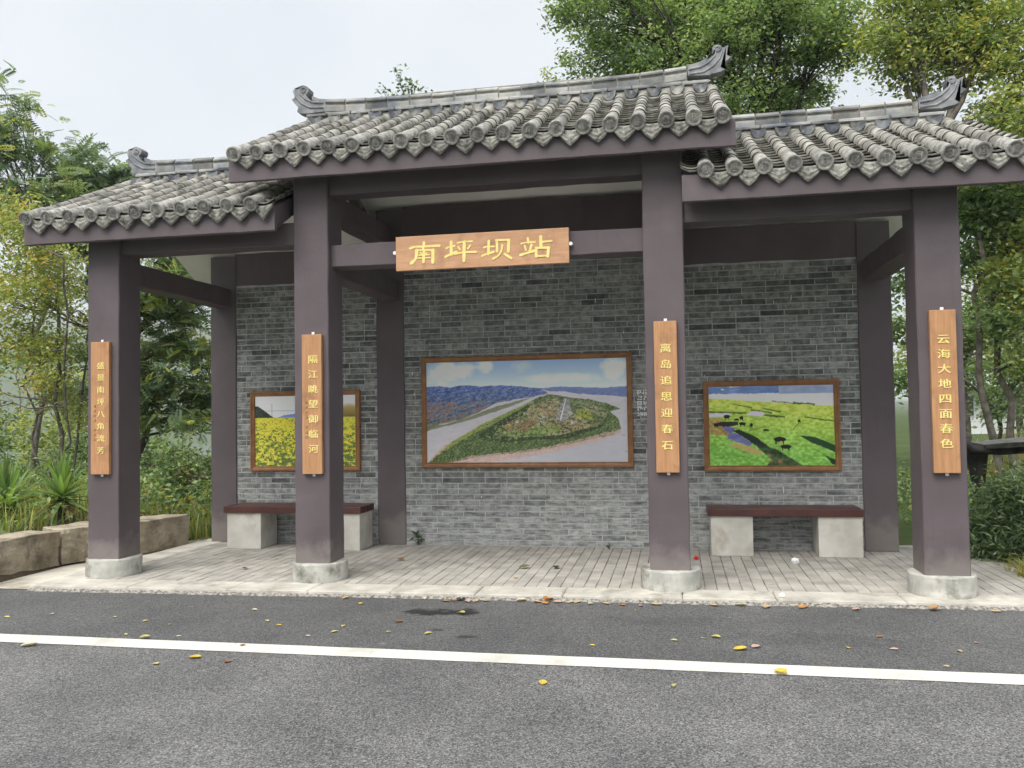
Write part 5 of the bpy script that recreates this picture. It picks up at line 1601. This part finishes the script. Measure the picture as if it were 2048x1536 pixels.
# ------------------------------------------------------------------ fallen leaves and litter
def leaf_mesh(name, col, seed, L=.05):
    rng = np.random.default_rng(seed)
    nu, nv = 6, 4
    V, F, T = [], [], []
    curl = rng.uniform(.15, .5)
    for i in range(nu + 1):
        t = i / nu
        w = L * .36 * math.sin(math.pi * min(1, t * .94 + .04)) ** .7
        for j in range(nv + 1):
            s = j / nv * 2 - 1
            V.append(((t - .5) * L, s * w, .004 + abs(s) ** 1.6 * w * curl + L * .22 * (t - .5) ** 2 + rng.normal() * L * .012))
            T.append(np.array(col) * rng.uniform(.8, 1.15))
    for i in range(nu):
        for j in range(nv):
            a = i * (nv + 1) + j
            F.append((a, a + nv + 1, a + nv + 2, a + 1))
    return mesh_np(name, V, np.array(F), M_dry, True, np.concatenate([np.array(T), np.ones((len(T), 1))], 1))
LC = {'yellow': (.62, .46, .08), 'tan': (.52, .40, .24), 'brown': (.26, .13, .06), 'orange': (.50, .24, .08), 'pale': (.58, .52, .42), 'pink': (.52, .36, .32), 'olive': (.16, .17, .07), 'dark': (.06, .05, .04), 'lime': (.50, .46, .18)}
LM = {k: [leaf_mesh('fallen_leaf', c, 10 * i + s, .052) for s in range(3)] for i, (k, c) in enumerate(LC.items())}
def fallen(x, y, z, col, size, label, group):
    o = inst('fallen_leaf', random.choice(LM[col]), (x, y, z), None, (random.uniform(-.12, .12), random.uniform(-.12, .12), random.uniform(0, 6.28)), (size * .88,) * 3)
    tag(o, label, 'fallen leaf', group)
ZG = ZR + .001
G1 = 'leaves scattered on the dark strip between the white line and the kerb'
STRIP = ((-4.14, -1.38, 'lime'), (-3.86, -1.24, 'lime'), (-3.29, -1.27, 'pale'), (-2.97, -1.35, 'lime'), (-2.72, -1.42, 'lime'), (-2.87, -1.72, 'lime'), (-2.05, -1.23, 'lime'), (-1.9, -1.34, 'yellow'), (-1.42, -1.46, 'lime'), (-1.42, -1.3, 'yellow'), (-1.04, -1.41, 'lime'), (-.75, -1.42, 'lime'), (-1.56, -.6, 'yellow'), (.40, -1.56, 'yellow'), (1.11, -1.29, 'tan'), (2.0, -1.4, 'yellow'), (2.65, -1.39, 'tan'), (2.48, -1.72, 'tan'), (2.25, -1.1, 'orange'), (.63, -.56, 'lime'), (-2.32, -.91, 'pale'), (-2.46, -1.72, 'pale'), (-1.56, -1.59, 'pale'), (2.82, -1.17, 'pink'), (.92, -1.37, 'lime'))
ORD = ('first', 'second', 'third', 'fourth', 'fifth', 'sixth', 'seventh', 'eighth', 'ninth', 'tenth')
CW = {'lime': 'lime-green', 'yellow': 'yellow', 'pale': 'whitish', 'tan': 'tan', 'orange': 'orange', 'pink': 'pinkish', 'brown': 'brown'}
def bay(x): return 'the left bay' if x < -2.2 else 'the left half of the middle bay' if x < -.7 else 'the right half of the middle bay' if x < .9 else 'the right bay'
seen = {}
for (x, y, c) in sorted(STRIP):
    k = (c, bay(x)); seen[k] = seen.get(k, 0) + 1
    fallen(x, y, ZG, c, random.uniform(.65, 1.15), '%s %s leaf from left on asphalt before %s' % (ORD[seen[k] - 1], CW[c], bay(x)), G1)
fallen(-1.06, -1.13, ZG, 'brown', 1.35, 'curled brown fallen leaf left of the dark oil stain', G1)
fallen(-.67, -.82, ZG, 'lime', 1.7, 'yellow-green fallen leaf lying in the dark oil stain', G1)
fallen(1.33, -1.53, ZG, 'yellow', 1.9, 'bright yellow fallen leaf above the white line, right of the middle', G1)
fallen(1.43, -1.46, ZG, 'pink', 1.5, 'pinkish fallen leaf next to the bright yellow leaf above the white line', G1)
fallen(1.19, -1.26, ZG, 'lime', 1.5, 'pale green curled leaf on the asphalt behind the bright yellow one', G1)
fallen(2.27, -1.4, ZG, 'pink', 1.1, 'pinkish fallen leaf on the asphalt in front of the rightmost column', G1)
G2 = 'leaves on and below the white line'
fallen(1.52, -2.00, ZG + .005, 'yellow', 2.1, 'bright yellow fallen leaf on the lower edge of the white line', G2)
fallen(-2.05, -2.18, ZG, 'yellow', 1.7, 'bright yellow fallen leaf below the white line on the left', G2)
fallen(-2.22, -2.34, ZG, 'lime', 1.2, 'lime-green fallen leaf below the white line on the left', G2)
fallen(-1.80, -2.23, ZG, 'brown', 1.3, 'reddish brown fallen leaf below the white line on the left', G2)
fallen(-3.34, -2.08, ZG, 'pale', 2.2, 'long pale dry leaf under the white line at the far left', G2)
fallen(.2, -2.36, ZG, 'yellow', 1.4, 'yellow fallen leaf below the white line near the middle', G2)
fallen(.92, -2.3, ZG, 'lime', .8, 'tiny lime-green leaf below the white line right of the middle', G2)
fallen(-2.67, -1.80, ZG + .005, 'lime', 1.5, 'lime-yellow leaf on the upper edge of the white line at left', G2)
fallen(-1.89, -1.88, ZG + .005, 'brown', .9, 'small brown leaf lying on the white line', G2)
G3 = 'dry leaves gathered along the kerb'
KERB = ((-1.1, -.36), (-.84, -.40), (-.66, -.40), (-.29, -.34), (-.16, -.37), (-.09, -.41), (.01, -.36), (.1, -.35), (.16, -.34), (.27, -.38), (.39, -.36), (.52, -.39), (.66, -.40), (.78, -.34), (1.22, -.32), (1.43, -.30), (1.61, -.33), (1.88, -.30), (2.26, -.33), (3.24, -.27), (-.72, -.42), (-.58, -.38), (-1.76, -.42), (-.90, -.43))
KC = ('tan', 'pale', 'tan', 'orange', 'pink', 'tan')
seen = {}
for i, (x, y) in enumerate(sorted(KERB)):
    c = KC[i % 6]; k = (c, bay(x)); seen[k] = seen.get(k, 0) + 1
    fallen(x, min(y, kerb_y(x) - .04), ZG, c, random.uniform(1.1, 2.0), '%s %s leaf from left against the kerb before %s' % (ORD[seen[k] - 1], CW[c], bay(x)), G3)
fallen(-.08, -.32, ZG + .012, 'orange', 2.3, 'orange-brown leaf propped against the kerb in front of the large picture', G3)
fallen(-.79, -.36, ZG, 'dark', 2.2, 'dark brown leaf among the tan leaves at the kerb', G3)
fallen(2.82, -.28, ZG + .01, 'orange', 2.2, 'orange leaf at the kerb left of the rightmost column', G3)
G4 = 'leaves lying on the platform paving'
fallen(-.48, .86, .003, 'olive', 2.4, 'large curled olive leaf on the paving in front of the large picture', G4)
fallen(-.18, .87, .003, 'dark', 1.9, 'dark thin leaf on the paving right of the olive one', G4)
fallen(-.47, .35, .003, 'tan', 1.1, 'small tan leaf on the paving near the platform edge', G4)
fallen(-1.81, 1.16, .003, 'brown', 2.0, 'brown curled leaf on the paving near the dark back column', G4)
fallen(-3.18, .52, .003, 'dark', 1.5, 'small dark leaf on the paving between the two left columns', G4)
def crumple(name, x, y, z, r, m, label, seed):
    bm = bmesh.new()
    bmesh.ops.create_icosphere(bm, subdivisions=3, radius=r)
    rr_ = random.Random(seed)
    for v in bm.verts:
        k = .7 + .6 * rr_.random()
        v.co = Vector((v.co.x * k, v.co.y * k, max(-r * .55, v.co.z * k * .8) + r * .55))
    tag(inst(name, bm_mesh(name, bm, m), (x, y, z)), label, 'litter')
crumple('crumpled_tissue', 2.05, 1.40, .0, .036, M_white, 'crumpled white tissue on the paving in front of the right bench', 1)
crumple('red_wrapper', 1.13, 1.52, .0, .022, M_red, 'small red wrapper on the paving beside the middle right column', 2)
crumple('paper_scrap', 1.75, -.14, .0, .022, M_white, 'small white paper scrap on the platform edge', 4)

# ------------------------------------------------------------------ dark raised slab behind the bush
tb = root('weathered_table', (5.0, 4.7, -.05), 'blackened weathered slab raised on a dark post behind the right bush', 'table')
V, F = [], []
n = 16
for z in (.97, 1.03):
    for i in range(n):
        a = 2 * math.pi * i / n
        q = 1 + .12 * math.sin(3 * a + 1) + random.uniform(-.06, .06)
        V.append((5.22 + .62 * q * math.cos(a), 4.8 + .5 * q * math.sin(a), z + .05 * math.cos(a) + random.uniform(-.008, .008)))
F = [tuple(range(n - 1, -1, -1)), tuple(n + i for i in range(n))] + [(i, (i + 1) % n, n + (i + 1) % n, n + i) for i in range(n)]
put('slab', V, F, M_slab, tb)
for (px_, py_, r) in ((4.72, 4.7, .10), (5.7, 4.9, .08)):
    V, F = tube([(px_, py_, -.1), (px_ + .03, py_, .45), (px_ + .02, py_, .85), (px_ + .05, py_, .985)], [r * .8, r * .75, r * 1.3, r * 2.4], 9)
    put('post', V, F, M_black, tb, True)
V, F = tube([(4.55, 4.5, 1.04), (4.62, 4.5, .93), (4.95, 4.5, .90), (5.6, 4.55, .93)], [.05, .06, .05, .04], 7)
put('rail', V, F, M_black, tb, True)

# ------------------------------------------------------------------ far white house on the right
hs = root('village_house', (18.5, 46, -.07), 'white two-storey house far behind the trees on the right', 'house')
box('wall', 15.5, 22.5, 44, 50, -.3, 5.3, M_house, hs, .02)
V = [(15.1, 43.6, 5.3), (22.9, 43.6, 5.3), (22.9, 50.4, 5.3), (15.1, 50.4, 5.3), (15.6, 47, 6.9), (22.4, 47, 6.9)]
put('roof', V, [(0, 1, 5, 4), (2, 3, 4, 5), (1, 2, 5), (3, 0, 4), (3, 2, 1, 0)], M_roof, hs)
for x in (16.4, 17.9, 19.4, 20.9):
    for z in (.9, 3.4):
        w_ = box('window', x, x + .9, 43.95, 44.02, z, z + 1.2, M_house, hs, .01)
        for q in range(2): box('pane', x + .05 + q * .41, x + .44 + q * .41, 43.93, 43.97, z + .06, z + 1.14, M_glass, w_, 0)
box('awning', 16.6, 20.2, 42.6, 44, 2.45, 2.55, M_teal, hs, .01)

# ------------------------------------------------------------------ the hazy air of the river valley
V = [(x, y, z) for z in (-30, 330) for x, y in ((-3100, -3100), (3100, -3100), (3100, 3100), (-3100, 3100))]
hz = put('haze', V, [(3, 2, 1, 0), (4, 5, 6, 7), (0, 1, 5, 4), (1, 2, 6, 5), (2, 3, 7, 6), (3, 0, 4, 7)], None, None, False, None, (0, 0, -30))
m = bpy.data.materials.new('haze')
m.use_nodes = True
m.node_tree.nodes.clear()
mo = m.node_tree.nodes.new('ShaderNodeOutputMaterial')
pvn = m.node_tree.nodes.new('ShaderNodeVolumePrincipled')
pvn.inputs['Color'].default_value = (.90, .94, 1.0, 1)
pvn.inputs['Density'].default_value = 0.0006
pvn.inputs['Anisotropy'].default_value = 0.2
m.node_tree.links.new(pvn.outputs[0], mo.inputs['Volume'])
hz.data.materials.append(m)
tag(hz, kind='stuff')
